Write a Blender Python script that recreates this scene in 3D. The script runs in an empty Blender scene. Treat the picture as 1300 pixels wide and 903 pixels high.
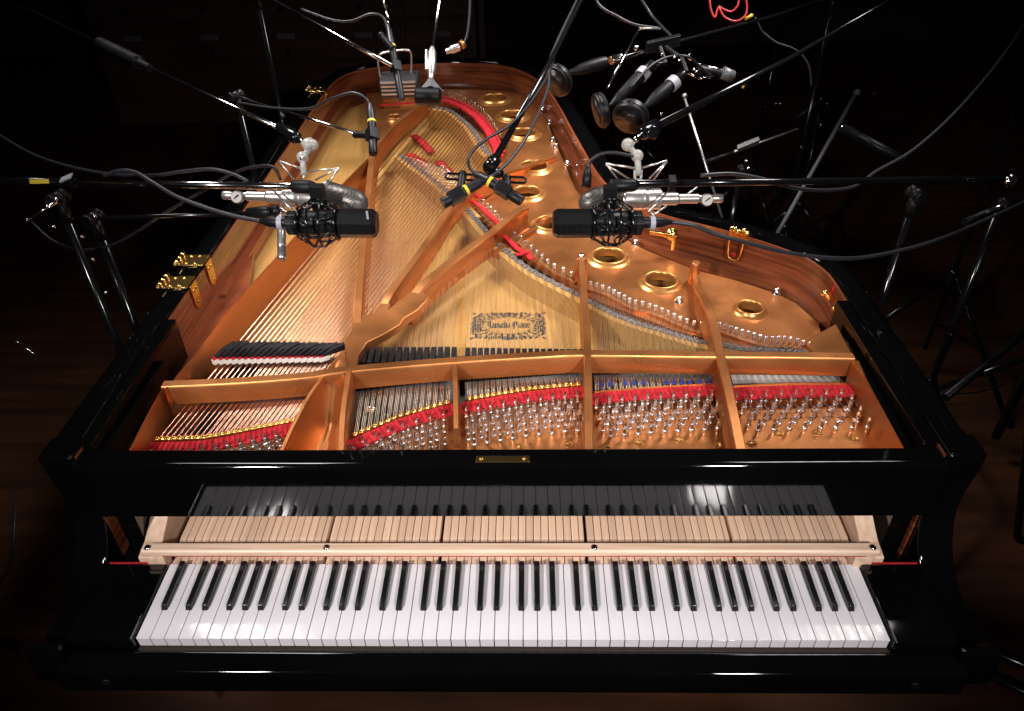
import bpy, bmesh, math, random
from mathutils import Vector, Matrix
random.seed(7)
C = bpy.context.scene.collection
PI = math.pi
CAM = (0.03675, -0.7106, 1.82216); PITCH, YAW, ROLL, FOC = 0.635384, 0.029246, -0.023553, 956.447
# ------------------------------------------------------------------ helpers
V = Vector
def cam_axes():
    cp, sp = math.cos(PITCH), math.sin(PITCH)
    f = V((-math.sin(YAW)*cp, math.cos(YAW)*cp, -sp))
    r = V((math.cos(YAW), math.sin(YAW), 0)); u = r.cross(f)
    return f, r*math.cos(ROLL)+u*math.sin(ROLL), u*math.cos(ROLL)-r*math.sin(ROLL)
class MB:
    def __init__(s): s.v = []; s.f = []; s.m = []; s.sm = []
    def add(s, vs, fs, mi=0, smooth=False):
        b = len(s.v); s.v += [tuple(p) for p in vs]
        for f in fs: s.f.append(tuple(i+b for i in f)); s.m.append(mi); s.sm.append(smooth)
        return s
    def box(s, x0, x1, y0, y1, z0, z1, mi=0):
        vs = [(x0,y0,z0),(x1,y0,z0),(x1,y1,z0),(x0,y1,z0),(x0,y0,z1),(x1,y0,z1),(x1,y1,z1),(x0,y1,z1)]
        return s.add(vs, [(0,3,2,1),(4,5,6,7),(0,1,5,4),(1,2,6,5),(2,3,7,6),(3,0,4,7)], mi)
    def obox(s, c, ax, ay, az, hx, hy, hz, mi=0):
        c = V(c); ax = V(ax).normalized()*hx; ay = V(ay).normalized()*hy; az = V(az).normalized()*hz
        vs = [c-ax-ay-az, c+ax-ay-az, c+ax+ay-az, c-ax+ay-az, c-ax-ay+az, c+ax-ay+az, c+ax+ay+az, c-ax+ay+az]
        return s.add(vs, [(0,3,2,1),(4,5,6,7),(0,1,5,4),(1,2,6,5),(2,3,7,6),(3,0,4,7)], mi)
    def prism(s, poly, d, mi=0, smooth=False):          # poly: 3d ring, d: offset vector
        n = len(poly); d = V(d); vs = [V(p) for p in poly] + [V(p)+d for p in poly]
        fs = [tuple(range(n))[::-1], tuple(range(n, 2*n))]
        s.add(vs, fs, mi)
        return s.add(vs, [(i, (i+1)%n, (i+1)%n+n, i+n) for i in range(n)], mi, smooth)
    def tube(s, pts, r, seg=8, mi=0, caps=True):
        pts = [V(p) for p in pts]; n = len(pts)
        rs = r if isinstance(r, (list, tuple)) else [r]*n
        vs = []; prev = None
        for i, p in enumerate(pts):
            t = (pts[min(i+1, n-1)]-pts[max(i-1, 0)]).normalized()
            if prev is None:
                a = t.orthogonal().normalized()
            else:
                a = (prev - t*prev.dot(t)); a = a.normalized() if a.length > 1e-6 else t.orthogonal().normalized()
            prev = a; b = t.cross(a)
            for k in range(seg):
                w = 2*PI*k/seg; vs.append(p+(a*math.cos(w)+b*math.sin(w))*rs[i])
        fs = [(i*seg+k, i*seg+(k+1)%seg, (i+1)*seg+(k+1)%seg, (i+1)*seg+k) for i in range(n-1) for k in range(seg)]
        s.add(vs, fs, mi, True)
        if caps: s.add([vs[k] for k in range(seg)], [tuple(range(seg))[::-1]], mi); s.add(vs[-seg:], [tuple(range(seg))], mi)
        return s
    def lathe(s, o, ax, prof, seg=20, mi=0, smooth=True, up=None, cap=True):   # prof: (t along axis, radius)
        o = V(o); ax = V(ax).normalized(); a = (V(up)-ax*V(up).dot(ax)).normalized() if up is not None else ax.orthogonal().normalized(); b = ax.cross(a)
        vs = []
        for t, r in prof:
            for k in range(seg):
                w = 2*PI*(k+.5)/seg; vs.append(o+ax*t+(a*math.cos(w)+b*math.sin(w))*r)
        n = len(prof)
        fs = [(i*seg+k, i*seg+(k+1)%seg, (i+1)*seg+(k+1)%seg, (i+1)*seg+k) for i in range(n-1) for k in range(seg)]
        s.add(vs, fs, mi, smooth)
        if cap and prof[0][1] > 1e-5: s.add(vs[:seg], [tuple(range(seg))[::-1]], mi)
        if cap and prof[-1][1] > 1e-5: s.add(vs[-seg:], [tuple(range(seg))], mi)
        return s
    def sphere(s, c, r, seg=14, mi=0, sc=(1,1,1)):
        n = 8; vs = []
        for i in range(n+1):
            th = PI*i/n
            for k in range(seg):
                w = 2*PI*k/seg
                vs.append(V(c)+V((math.sin(th)*math.cos(w)*r*sc[0], math.sin(th)*math.sin(w)*r*sc[1], math.cos(th)*r*sc[2])))
        return s.add(vs, [(i*seg+k, (i+1)*seg+k, (i+1)*seg+(k+1)%seg, i*seg+(k+1)%seg) for i in range(n) for k in range(seg)], mi, True)
    def sweep(s, path, prof, mi=0, smooth=False, caps=True, closed=False):
        # path (x,y,z); prof ring of (side, up), side>0 is to the right of travel
        path = [V(p) for p in path]; n = len(path); m = len(prof); vs = []
        for i, p in enumerate(path):
            a = path[(i-1)%n] if (closed or i > 0) else path[i]; b = path[(i+1)%n] if (closed or i < n-1) else path[i]
            d0 = (p-a); d1 = (b-p); d0.z = d1.z = 0
            d0 = d0.normalized() if d0.length > 1e-9 else d1.normalized(); d1 = d1.normalized() if d1.length > 1e-9 else d0
            t = (d0+d1).normalized(); k = 1/max(.5, t.dot(d1)); sd = V((t.y, -t.x, 0))*k
            for q in prof: vs.append(p+sd*q[0]+V((0,0,q[1])))
        rng = n if closed else n-1
        fs = [(i*m+k, ((i+1)%n)*m+k, ((i+1)%n)*m+(k+1)%m, i*m+(k+1)%m) for i in range(rng) for k in range(m)]
        s.add(vs, fs, mi, smooth)
        if caps and not closed: s.add(vs[:m], [tuple(range(m))], mi); s.add(vs[-m:], [tuple(range(m))[::-1]], mi)
        return s
    def build(s, name, mats, parent=None, bevel=0, seg=2, fix=True, autos=None):
        me = bpy.data.meshes.new(name); me.from_pydata(s.v, [], s.f)
        if not isinstance(mats, (list, tuple)): mats = [mats]
        for m in mats: me.materials.append(m)
        for p, mi, sm in zip(me.polygons, s.m, s.sm): p.material_index = mi; p.use_smooth = sm
        if fix:
            bm = bmesh.new(); bm.from_mesh(me); bmesh.ops.remove_doubles(bm, verts=bm.verts, dist=2e-6)
            bmesh.ops.recalc_face_normals(bm, faces=bm.faces); bm.to_mesh(me); bm.free()
        if autos is not None:
            me.polygons.foreach_set('use_smooth', [True]*len(me.polygons)); me.set_sharp_from_angle(angle=math.radians(autos))
        o = bpy.data.objects.new(name, me); C.objects.link(o)
        if parent is not None: o.parent = parent
        if bevel:
            b = o.modifiers.new('bevel', 'BEVEL'); b.width = bevel; b.segments = seg; b.limit_method = 'ANGLE'; b.angle_limit = math.radians(35)
            me.polygons.foreach_set('use_smooth', [True]*len(me.polygons)); w = o.modifiers.new('normals', 'WEIGHTED_NORMAL'); w.keep_sharp = False; w.weight = 100
        return o
def holed(poly, holes, z, th):                             # plate with real holes -> MB
    bm = bmesh.new(); es = []
    for ring in [poly]+holes:
        vs = [bm.verts.new((p[0], p[1], z)) for p in ring]
        es += [bm.edges.new((vs[i], vs[(i+1)%len(vs)])) for i in range(len(vs))]
    bmesh.ops.triangle_fill(bm, use_beauty=True, edges=es)
    bmesh.ops.recalc_face_normals(bm, faces=bm.faces)
    g = bmesh.ops.extrude_face_region(bm, geom=bm.faces[:])
    bmesh.ops.translate(bm, vec=(0,0,-th), verts=[e for e in g['geom'] if isinstance(e, bmesh.types.BMVert)])
    bmesh.ops.recalc_face_normals(bm, faces=bm.faces)
    bm.verts.index_update(); m = MB(); m.add([v.co.copy() for v in bm.verts], [tuple(v.index for v in f.verts) for f in bm.faces]); bm.free()
    return m
def spline(pts, n=6):
    pts = [V(p) for p in pts]; P = [2*pts[0]-pts[1]]+pts+[2*pts[-1]-pts[-2]]; out = []
    for i in range(1, len(P)-2):
        a, b, c, d = P[i-1], P[i], P[i+1], P[i+2]
        for k in range(n):
            t = k/n; out.append(.5*((2*b)+(c-a)*t+(2*a-5*b+4*c-d)*t*t+(3*b-a-3*c+d)*t**3))
    out.append(pts[-1]); return out
def lerp(pl, t):                                           # point at fraction t of a polyline's length
    pl = [V(p) for p in pl]; L = [(pl[i+1]-pl[i]).length for i in range(len(pl)-1)]; d = t*sum(L)
    for i, l in enumerate(L):
        if d <= l or i == len(L)-1: return pl[i].lerp(pl[i+1], d/l)
        d -= l
def root(name, loc, label, cat, group=None):
    o = bpy.data.objects.new(name, None); C.objects.link(o); o.location = loc; o.empty_display_size = .1
    tag(o, label, cat, group); return o
def tag(o, label, cat, group=None, kind=None):
    if label: o['label'] = label
    if cat: o['category'] = cat
    if group: o['group'] = group
    if kind: o['kind'] = kind
    return o
# ------------------------------------------------------------------ materials
def mat(name, col, rough=.5, metal=0., coat=0., spec=.5, sheen=0.):
    m = bpy.data.materials.new(name); m.use_nodes = True; b = m.node_tree.nodes['Principled BSDF']
    b.inputs['Base Color'].default_value = (*col, 1); b.inputs['Roughness'].default_value = rough
    b.inputs['Metallic'].default_value = metal; b.inputs['Coat Weight'].default_value = coat; b.inputs['Coat Roughness'].default_value = .05
    b.inputs['Specular IOR Level'].default_value = spec; b.inputs['Sheen Weight'].default_value = sheen
    return m
def noise_mat(m, ca, cb, scale=(1,1,1), nscale=5, detail=5, rvar=0, bump=0, bscale=200, dist=0, lo=.35, hi=.65, wave=None):
    nt = m.node_tree; b = nt.nodes['Principled BSDF']; N = nt.nodes.new; L = nt.links.new
    tc = N('ShaderNodeTexCoord'); mp = N('ShaderNodeMapping'); mp.inputs['Scale'].default_value = scale; L(tc.outputs['Object'], mp.inputs[0])
    n = N('ShaderNodeTexNoise'); n.inputs['Scale'].default_value = nscale; n.inputs['Detail'].default_value = detail; n.inputs['Distortion'].default_value = dist
    L(mp.outputs[0], n.inputs[0]); r = N('ShaderNodeValToRGB'); r.color_ramp.elements[0].position = lo; r.color_ramp.elements[1].position = hi
    r.color_ramp.elements[0].color = (*ca, 1); r.color_ramp.elements[1].color = (*cb, 1); L(n.outputs['Fac'], r.inputs[0]); L(r.outputs[0], b.inputs['Base Color'])
    if rvar:
        n3 = N('ShaderNodeTexNoise'); n3.inputs['Scale'].default_value = 14; n3.inputs['Detail'].default_value = 6; L(tc.outputs['Object'], n3.inputs[0])
        mr = N('ShaderNodeMapRange'); r0 = b.inputs['Roughness'].default_value; mr.inputs[1].default_value = .3; mr.inputs[2].default_value = .7
        mr.inputs[3].default_value = max(0, r0-rvar); mr.inputs[4].default_value = r0+rvar; L(n3.outputs['Fac'], mr.inputs[0]); L(mr.outputs[0], b.inputs['Roughness'])
    if bump:
        n2 = N('ShaderNodeTexNoise'); n2.inputs['Scale'].default_value = bscale; L(tc.outputs['Object'], n2.inputs[0])
        bp = N('ShaderNodeBump'); bp.inputs['Strength'].default_value = bump; bp.inputs['Distance'].default_value = .001
        L(n2.outputs['Fac'], bp.inputs['Height']); L(bp.outputs[0], b.inputs['Normal'])
    return m
LAQ = noise_mat(mat('black_lacquer', (.004,.004,.005), .045, coat=0), (.0012,.0012,.0014), (.0022,.0022,.0026), nscale=3, rvar=.02)
BRONZE = noise_mat(mat('bronze_paint', (.7,.33,.13), .34, metal=.82), (.45,.168,.054), (.54,.208,.068), nscale=4, rvar=.07, bump=.2, bscale=900)
RINGGOLD = mat('gold_ring_paint', (.52,.235,.07), .3, metal=.75)
MAHOG = noise_mat(mat('mahogany', (.2,.06,.03), .22, coat=.5), (.075,.018,.008), (.28,.075,.030), scale=(1,1,26), nscale=3.2, detail=8, dist=.6, lo=.32, hi=.68)
SPRUCE = noise_mat(mat('spruce', (.6,.4,.15), .35, coat=.25), (.33,.172,.048), (.41,.230,.070), scale=(70,2.5,1), nscale=2.5, detail=4)
SPRUCE.node_tree.nodes['Mapping'].inputs['Rotation'].default_value = (0,0,.7)
MAPLE = noise_mat(mat('maple', (.75,.5,.32), .5), (.62,.42,.29), (.78,.56,.42), scale=(40,2,40), nscale=2.5, detail=4)
def vary(m, amt):                                           # every piece of timber its own tone
    nt = m.node_tree; b = nt.nodes['Principled BSDF']; src = b.inputs['Base Color'].links[0].from_socket
    oi = nt.nodes.new('ShaderNodeObjectInfo'); mr = nt.nodes.new('ShaderNodeMapRange'); mr.inputs[3].default_value = 1-amt; mr.inputs[4].default_value = 1+amt*.6
    hs = nt.nodes.new('ShaderNodeHueSaturation'); nt.links.new(oi.outputs['Random'], mr.inputs[0]); nt.links.new(mr.outputs[0], hs.inputs['Value']); nt.links.new(src, hs.inputs['Color']); nt.links.new(hs.outputs[0], b.inputs['Base Color'])
vary(MAPLE, .16)
MAPLE_X = noise_mat(mat('maple_rail', (.75,.5,.32), .4), (.64,.44,.31), (.78,.57,.43), scale=(2.5,60,60), nscale=2.5, detail=5)
IVORY = noise_mat(mat('white_key_plastic', (.72,.7,.74), .07), (.69,.67,.71), (.75,.73,.77), nscale=9, rvar=.02)
IVORY.node_tree.nodes['Principled BSDF'].inputs['Specular IOR Level'].default_value = .3
EBONY = mat('black_key_plastic', (.008,.008,.01), .22)
COPPER = mat('copper_winding', (.93,.52,.36), .25, metal=1)
STEEL = mat('string_steel', (.9,.78,.60), .3, metal=1)
PINST = mat('pin_steel', (.90,.90,.94), .2, metal=1)
CHROME = mat('chrome', (.75,.74,.76), .12, metal=1)
NICKEL = noise_mat(mat('satin_nickel', (.62,.60,.58), .32, metal=.9), (.55,.53,.51), (.66,.64,.62), nscale=30)
BRASS = mat('brass', (.86,.58,.20), .2, metal=1)
FELT_R = noise_mat(mat('red_felt', (.5,.015,.02), .95, spec=.08), (.33,.014,.020), (.50,.026,.034), nscale=90, bump=.5, bscale=700)
FELT_D = noise_mat(mat('dark_red_felt', (.3,.05,.04), .95, spec=.08), (.24,.014,.018), (.34,.026,.030), nscale=90)  # darker red for every second lap of the woven felt
FELT_W = mat('white_felt', (.68,.65,.62), .95)
FELT_G = noise_mat(mat('grey_felt', (.16,.15,.15), .95), (.055,.052,.052), (.11,.105,.105), nscale=60)
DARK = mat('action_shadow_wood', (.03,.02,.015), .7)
DAMP = noise_mat(mat('damper_wood', (.018,.014,.016), .4, spec=.2), (.006,.005,.006), (.016,.013,.015), nscale=40, rvar=.1)
GRAPH = mat('graphite_bridge_cap', (.12,.12,.13), .45, metal=.3)
BLACKM = noise_mat(mat('matt_black_metal', (.005,.005,.006), .42, spec=.2), (.0035,.0035,.0045), (.0075,.0075,.009), nscale=60, rvar=.08)
GLOSSM = mat('gloss_black_metal', (.004,.004,.005), .14, spec=.45)
RUBBER = mat('black_cable_rubber', (.009,.009,.012), .4, spec=.3)
GREYC = mat('grey_cable_rubber', (.018,.018,.023), .4, spec=.4)
YELLOW = mat('yellow_tape', (.62,.45,.02), .5)
TAPEG = mat('grey_tape', (.28,.28,.33), .5)
SILV = mat('silver_mic_body', (.52,.49,.47), .3, metal=.85)
WHITEPL = mat('pale_plastic', (.34,.33,.31), .35)
INK = mat('decal_ink', (.02,.012,.009), .5)

# ================================================================== THE PIANO
piano = root('grand_piano', (0,0,0), 'black lacquered concert grand piano with its lid off, bronze frame and strings open', 'grand piano')
KT = .725                                                   # top of the white keys
# ---- keys
WW = .0236; X0 = -.614
notes = [(i, [9,10,11,0,1,2,3,4,5,6,7,8][i % 12]) for i in range(88)]
lever_me = {}
wi = 0; whites = []; blacks = []
BOFF = {1:-.0022, 3:.0022, 6:-.0032, 8:0, 10:.0032}
for i, pc in notes:
    lx = X0+(i+.5)*(1.2272/88)
    if pc in BOFF: blacks.append((X0+wi*WW+BOFF[pc], lx, i))
    else: whites.append((X0+(wi+.5)*WW, lx, i)); wi += 1
def lever(parent, lx, i):
    h = .0064
    a, b = lx-h, lx+h
    if i in (19, 34, 53, 72): b -= .0045
    if i in (20, 35, 54, 73): a += .0006
    dz = random.uniform(-.0004,.0004)
    pr = [(.1505,KT-.004),(.182,KT-.004),(.19,KT-.001),(.197,KT+.005),(.206,KT+.007),(.36,KT+.009),(.36,KT-.022),(.1505,KT-.022)]
    m = MB().prism([(a,y,z+dz) for y,z in pr], (b-a,0,0))
    return m.build('key_lever', MAPLE, parent, bevel=.0006, seg=1)
wk = MB()
hw = WW/2-.00055
wk.box(-hw, hw, 0, .1500, KT-.0028-.0, KT)                  # the top slab with its lip
wk.box(-hw+.0002, hw-.0002, .0009, .1498, KT-.022, KT-.0031)
w0 = None
for x, lx, i in whites:
    if w0 is None:
        o = wk.build('white_key', IVORY, piano, bevel=.0007, seg=2); w0 = o
    else:
        o = w0.copy(); C.objects.link(o)
    o.parent = piano; o.location = (x, 0, random.uniform(-.0002,.0002)); lv = lever(None, lx-x, i); lv.parent = o
bk = MB(); L0, L1 = .0530, .1480
b1 = [(-.0055,L0,KT-.001),(.0055,L0,KT-.001),(.0055,L1,KT-.001),(-.0055,L1,KT-.001)]
b2 = [(-.0043,L0+.0045,KT+.0095),(.0043,L0+.0045,KT+.0095),(.0047,L1,KT+.012),(-.0047,L1,KT+.012)]
bk.add(b1+b2, [(0,3,2,1),(4,5,6,7),(0,1,5,4),(1,2,6,5),(2,3,7,6),(3,0,4,7)])
k0 = None
for x, lx, i in blacks:
    if k0 is None:
        o = bk.build('black_key', EBONY, piano, bevel=.0014, seg=3); k0 = o
    else:
        o = k0.copy(); C.objects.link(o)
    o.parent = piano; o.location = (x, 0, 0); lv = lever(None, lx-x, i); lv.parent = o
# ---- key stop rail
rail = MB().prism([(-.656,.146,.751),(-.656,.168,.751),(-.656,.168,.7605),(-.656,.165,.764),(-.656,.150,.764),(-.656,.146,.7605)], (1.298,0,0)).build('key_stop_rail', MAPLE_X, piano, bevel=.0015)
MB().box(-.62,.62,.1466,.166,.7492,.7508).build('felt_strip', FELT_R, rail)
for x in (-.645, -.325, .148, .631):
    s = MB().lathe((x,.155,.7642), (0,0,1), [(-.002,.0062),(.0008,.0062),(.0026,.0045),(.003,.002),(.0018,.0015)], 16)
    s.box(x-.004,x+.004,.1544,.1556,.7655,.7671); s.build('screw', CHROME, rail)
for x in (-.640, .612):
    MB().box(x-.010, x+.022, .145,.166,.700,.7478).build('rail_block', FELT_W if False else MAPLE, rail, bevel=.001)
for sx in (-1, 1):                                           # curved action bracket beside the keys
    p = [(.150,.700),(.20,.700),(.36,.700),(.36,.80),(.27,.80),(.225,.768),(.185,.748),(.150,.742)]
    xa = -.668 if sx < 0 else .622
    MB().prism([(xa,y,z) for y,z in p], (.034,0,0)).build('action_bracket', MAPLE, piano, bevel=.002)
    xb = -.7 if sx < 0 else .668
    MB().box(xb, xb+.03, .19, .36, .70, .83).build('case_block', LAQ, piano)
# ---- case
MB().box(-.722, .712, .150, .36, .655, .70).build('key_bed', LAQ, piano)
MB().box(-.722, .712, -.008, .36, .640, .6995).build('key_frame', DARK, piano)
sl = [(-.010,.640),(-.042,.640),(-.050,.655),(-.050,.688),(-.044,.7),(-.018,.7065),(-.010,.7065)]
slip = MB().prism([(-.735,y,z) for y,z in sl], (1.46,0,0)).build('key_slip', LAQ, piano, bevel=.003, seg=3)
for x in (-.655, .645):
    MB().lathe((x,-.0500,.678), (0,-1,0), [(-.001,.008),(.0012,.008),(.0016,.006)], 16).build('screw_cap', BLACKM, slip)
for sx, x0, x1 in ((-1,-.726,-.6165), (1,.6165,.716)):
    cb = MB().box(x0, x1, -.008, .1465, .66, .731).build('cheek_block', LAQ, piano, bevel=.003, seg=3)
    MB().box(x0+.004, x1-.001, .1470, .1485, .70, .7318).build('felt_edge', FELT_R, cb)
# arms, in profile
prof = [(0.714,0.1616,0.9506)]+[(0.714,0.1856,0.9047)]+[(0.714,0.1918,0.8626)]+[(0.714,0.1919,0.8233)]+[(0.714,0.1839,0.7941)]+[(0.714,0.1681,0.763)]+[(0.714,0.147,0.7382)]+[(0.714,0.1161,0.7179)]+[(0.714,0.0796,0.7067)]+[(0.714,0.0422,0.7014)]+[(0.714,0.0145,0.7035)]
pp = [(p[1], p[2]) for p in prof]
armp = [(.235,.958),(pp[0][0]+.02,.958)]+[q for q in pp if q[1] < .95]+[(-.018,.733),(-.028,.722),(-.034,.70),(-.036,.665),(-.026,.640),(-.010,.625),(.235,.60)]
for x0, d in ((-.785,.060), (.7145,.062)):
    a = MB().prism([(x0,y,z) for y,z in armp], (d,0,0)).build('arm', LAQ, piano, bevel=.006, seg=4)
# stretcher with brass lock plate
st = [(.1700,.8275),(.1700,.936),(.174,.944),(.182,.9475),(.2105,.9475),(.2140,.944),(.2140,.8275)]
stre = MB().prism([(-.727,y,z) for y,z in st], (1.4415,0,0)).build('stretcher', LAQ, piano, bevel=.0015, seg=2)
lp = [(-0.0532,0.1861,0.949),(0.035,0.1857,0.949)]
lk = MB().box(lp[0][0], lp[1][0], lp[0][1]-.0075, lp[0][1]+.0075, .9473, .9495).build('lock_plate', BRASS, stre, bevel=.0006)
for f in (.1, .9):
    x = lp[0][0]*(1-f)+lp[1][0]*f
    MB().lathe((x, lp[0][1], .9495), (0,0,1), [(0,.0036),(.0012,.003),(.0014,.001)], 12).build('screw', BRASS, lk)
# rim
IL = [(-.728,.19),(-.728,.6),(-.728,1.1),(-.728,1.6),(-.728,2.0),(-.726,2.2),(-.708,2.335),(-.655,2.425),(-.56,2.48),(-.44,2.508),(-.30,2.515),(-.16,2.50),(-.06,2.46),(.015,2.38),(.072,2.27),(.118,2.11),(.15,1.93),(.18,1.72),(.208,1.53),(.236,1.36),(.27,1.235),(.325,1.140),(.398,1.072),(.489,1.015),(.571,.955),(.643,.893),(.690,.835),(.711,.77),(.7135,.69),(.7135,.19)]
I2 = spline([(x,y,0) for x,y in IL[1:-1]], 4); I2 = [V((IL[0][0],IL[0][1],0))]+I2+[V((IL[-1][0],IL[-1][1],0))]
outp = [(-.052,.56),(-.052,.952),(-.047,.9585),(-.040,.961),(-.010,.961),(-.003,.9575),(0,.952),(0,.56)]
rim = MB().sweep(I2, outp).build('outer_rim', LAQ, piano, autos=50)
MB().sweep(I2, [(0.0005,.70),(.0005,.9515),(.0045,.9515),(.0045,.70)]).build('rim_veneer', MAHOG, piano, autos=50)
MB().sweep(I2[3:-2], [(0.005,.80),(.005,.862),(.022,.862),(.022,.80)]).build('inner_rim_ledge', MAHOG, piano, autos=50)
MB().prism([(-.7235,.22,.853),(-.640,.22,.853),(-.622,.60,.853),(-.640,.78,.853),(-.7235,1.15,.853)], (0,0,-.03)).build('rim_shade_filler', MAHOG, piano)  # added filler over the soundboard, dark wood standing in for the shaded rim foot
# lacquered linings of the music desk recess, with the slot on the right
MB().prism([(-.7275,.215,.9565),(-.7075,.215,.9565),(-.7075,.60,.9565),(-.7275,.60,.9565)], (0,0,-.10)).build('desk_slide_block', LAQ, piano, bevel=.002)
MB().prism([(-.7070,.215,.930),(-.697,.215,.930),(-.697,.49,.930),(-.7070,.49,.930)], (0,0,-.07)).build('desk_slide', LAQ, piano, bevel=.002)
rb = MB(); rb.box(.6875,.7125,.215,.655,.885,.9555)
rb.build('desk_slide_block', LAQ, piano, bevel=.002)
MB().box(.678,.6870,.215,.555,.915,.928).build('desk_slide', LAQ, piano, bevel=.002)
# ---- dark slab painted in for the shade of the action hollow; belly rail
MB().box(-.70,.70,.375,.60,.74,.765).build('action_shade_floor', DARK, piano)
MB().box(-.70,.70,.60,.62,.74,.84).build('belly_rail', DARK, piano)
# ---- soundboard with its decal
sbp = [(-.722,.60),(-.722,2.2),(-.70,2.32),(-.62,2.42),(-.5,2.47),(-.2,2.49),(-.05,2.42),(.06,2.23),(.12,2.0),(.18,1.6),(.24,1.25),(.34,1.08),(.5,.97),(.64,.85),(.70,.75),(.70,.60)]
sound = MB().prism([(x,y,.828) for x,y in sbp], (0,0,-.012)).build('soundboard', SPRUCE, piano)
# ---- iron frame
frame = MB()
FR = .862
q = [(-0.7195,0.301,0.862),(-0.686,0.3353,0.862),(-0.4131,0.3626,0.862),(-0.3517,0.3248,0.862),(-0.2989,0.3203,0.862),(-0.2135,0.3773,0.862),(-0.1136,0.421,0.862),(-0.0581,0.4302,0.862),(0.0339,0.4564,0.862),(0.1372,0.4731,0.862),(0.1611,0.4529,0.862),(0.4089,0.4734,0.862),(0.4345,0.4682,0.862),(0.6762,0.4762,0.862),(0.6763,0.2946,0.862)]
fp = [(q[0][0]-.01,.2165)]+[(a[0],a[1]) for a in q[1:-1]]+[(q[-1][0]+.015,.2165)]
frame = MB().prism([(x,y,FR) for x,y in fp], (0,0,-.018)).build('iron_frame', BRONZE, piano, bevel=.0015)
front_e = [(0.6639,0.5774,0.872),(0.5914,0.5824,0.872),(0.5363,0.5929,0.872),(0.4464,0.617,0.872),(0.4104,0.6411,0.872),(0.3502,0.6722,0.872),(0.2801,0.7269,0.872),(0.1797,0.8025,0.872),(0.1509,0.8529,0.872),(0.092,0.9254,0.872),(0.0412,0.9862,0.872),(-0.0085,1.072,0.872),(-0.0576,1.1643,0.872),(-0.1066,1.2738,0.872),(-0.1337,1.3484,0.872),(-0.1699,1.4333,0.872),(-0.14,1.5402,0.872),(-0.0742,1.6542,0.872),(-0.0327,1.7782,0.872),(-0.0597,1.884,0.872),(-0.103,1.9976,0.872),(-0.1614,2.1199,0.872),(-0.2246,2.2137,0.872),(-0.2979,2.2452,0.872),(-0.3632,2.2197,0.872),(-0.3995,2.1387,0.872),(-0.4275,2.0101,0.872),(-0.4546,1.8983,0.872),(-0.4664,1.7077,0.872),(-0.4984,1.7087,0.872),(-0.5336,1.9169,0.872),(-0.6019,2.2111,0.872),(-0.618,2.3777,0.872)]
back_e = [(-0.4499,2.4215,0.872),(-0.1899,2.4093,0.872),(-0.0604,2.3827,0.872),(0.0132,2.3387,0.872),(0.0743,2.1824,0.872),(0.1066,2.0061,0.872),(0.1272,1.8315,0.872),(0.1539,1.6205,0.872),(0.1767,1.4238,0.872),(0.2316,1.2106,0.872),(0.3157,1.0655,0.872),(0.3498,1.0261,0.872),(0.4486,0.9309,0.872),(0.5317,0.8836,0.872),(0.6206,0.8168,0.872),(0.6528,0.7748,0.872),(0.6782,0.6929,0.872)]
holes = []; rings = []
for (u, v), r in [((628,124),.05),((651,145),.047),((665,168),.044),((678,210),.043),((669,243),.040),((699,282),.040),((773,324),.040),((839,355),.0375),((952.5,390),.029),((501,148),.03)]:
    holes.append((u, v, r))
hc = [(-0.0947,2.2722,0.882),(-0.0207,2.0757,0.882),(0.0208,1.8846,0.882),(0.0543,1.5861,0.882),(0.0315,1.3884,0.882),(0.0966,1.1838,0.882),(0.2404,0.9933,0.882),(0.3549,0.8697,0.882),(0.5397,0.7441,0.882),(-0.4605,2.0675,0.882)]
rad = [.050,.047,.044,.043,.040,.040,.040,.0375,.028,.026]
hr = [[(c[0]+r*1.02*math.cos(2*PI*k/28), c[1]+r*1.02*math.sin(2*PI*k/28)) for k in range(28)] for c, r in zip(hc, rad)]
deck = holed([(a[0],a[1]) for a in front_e+back_e], hr, .872, .014).build('frame_deck', BRONZE, frame, autos=30)
for c, r in zip(hc, rad):
    k = .04 if r > .035 else .055
    w = r*.33+.004
    MB().lathe((c[0],c[1],.866), (0,0,1), [(-.008,r*1.0),(.012,r*.94),(.0165,r*.99),(.018,r*1.06),(.0165,r*1.14),(.012,r*1.2),(.010,r*1.27),(.0085,r*1.36),(.0055,r*1.45)], 40, cap=False).build('sound_hole_ring', RINGGOLD, frame)
def bar(px_path, w, h=.05, name='strut', flare=1.25, n=3, par=frame, z=None):
    prof = [(-w/2*.8,0),(-w/2,-.0025),(-w/2,-.010),(-w/2*.62,-.016),(-w/2*.62,-h+.012),(-w/2*flare,-h),(w/2*flare,-h),(w/2*.62,-h+.012),(w/2*.62,-.016),(w/2,-.010),(w/2,-.0025),(w/2*.8,0)]
    return MB().sweep([p+V((0,0,.0015)) for p in spline(px_path, n)], prof).build(name, BRONZE, par, autos=40)
s1 = [(-0.3255,0.5756,0.93),(-0.3456,0.7145,0.93),(-0.3805,0.975,0.93),(-0.4164,1.2562,0.93),(-0.4532,1.5606,0.93),(-0.4496,1.6967,0.93),(-0.4111,1.8922,0.93),(-0.3485,2.0768,0.93),(-0.3156,2.1582,0.93)]
s1[0] = (s1[0][0], s1[0][1], .920)
bar(s1, .020, .055)
s2 = [(-0.2915,0.6749,0.93),(-0.2768,0.7402,0.93),(-0.2384,0.8995,0.93),(-0.2093,1.0312,0.93),(-0.1849,1.15,0.93),(-0.1446,1.2806,0.93),(-0.0995,1.3674,0.93),(-0.0371,1.4595,0.93),(0.0394,1.551,0.93),(0.1185,1.6555,0.93)]
s2 = [(s2[0][0], s2[0][1], .918)]+s2[1:6]+[(a[0],a[1],.926-.014*i) for i, a in enumerate(s2[6:])]
bar(s2, .019, .05)
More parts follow.
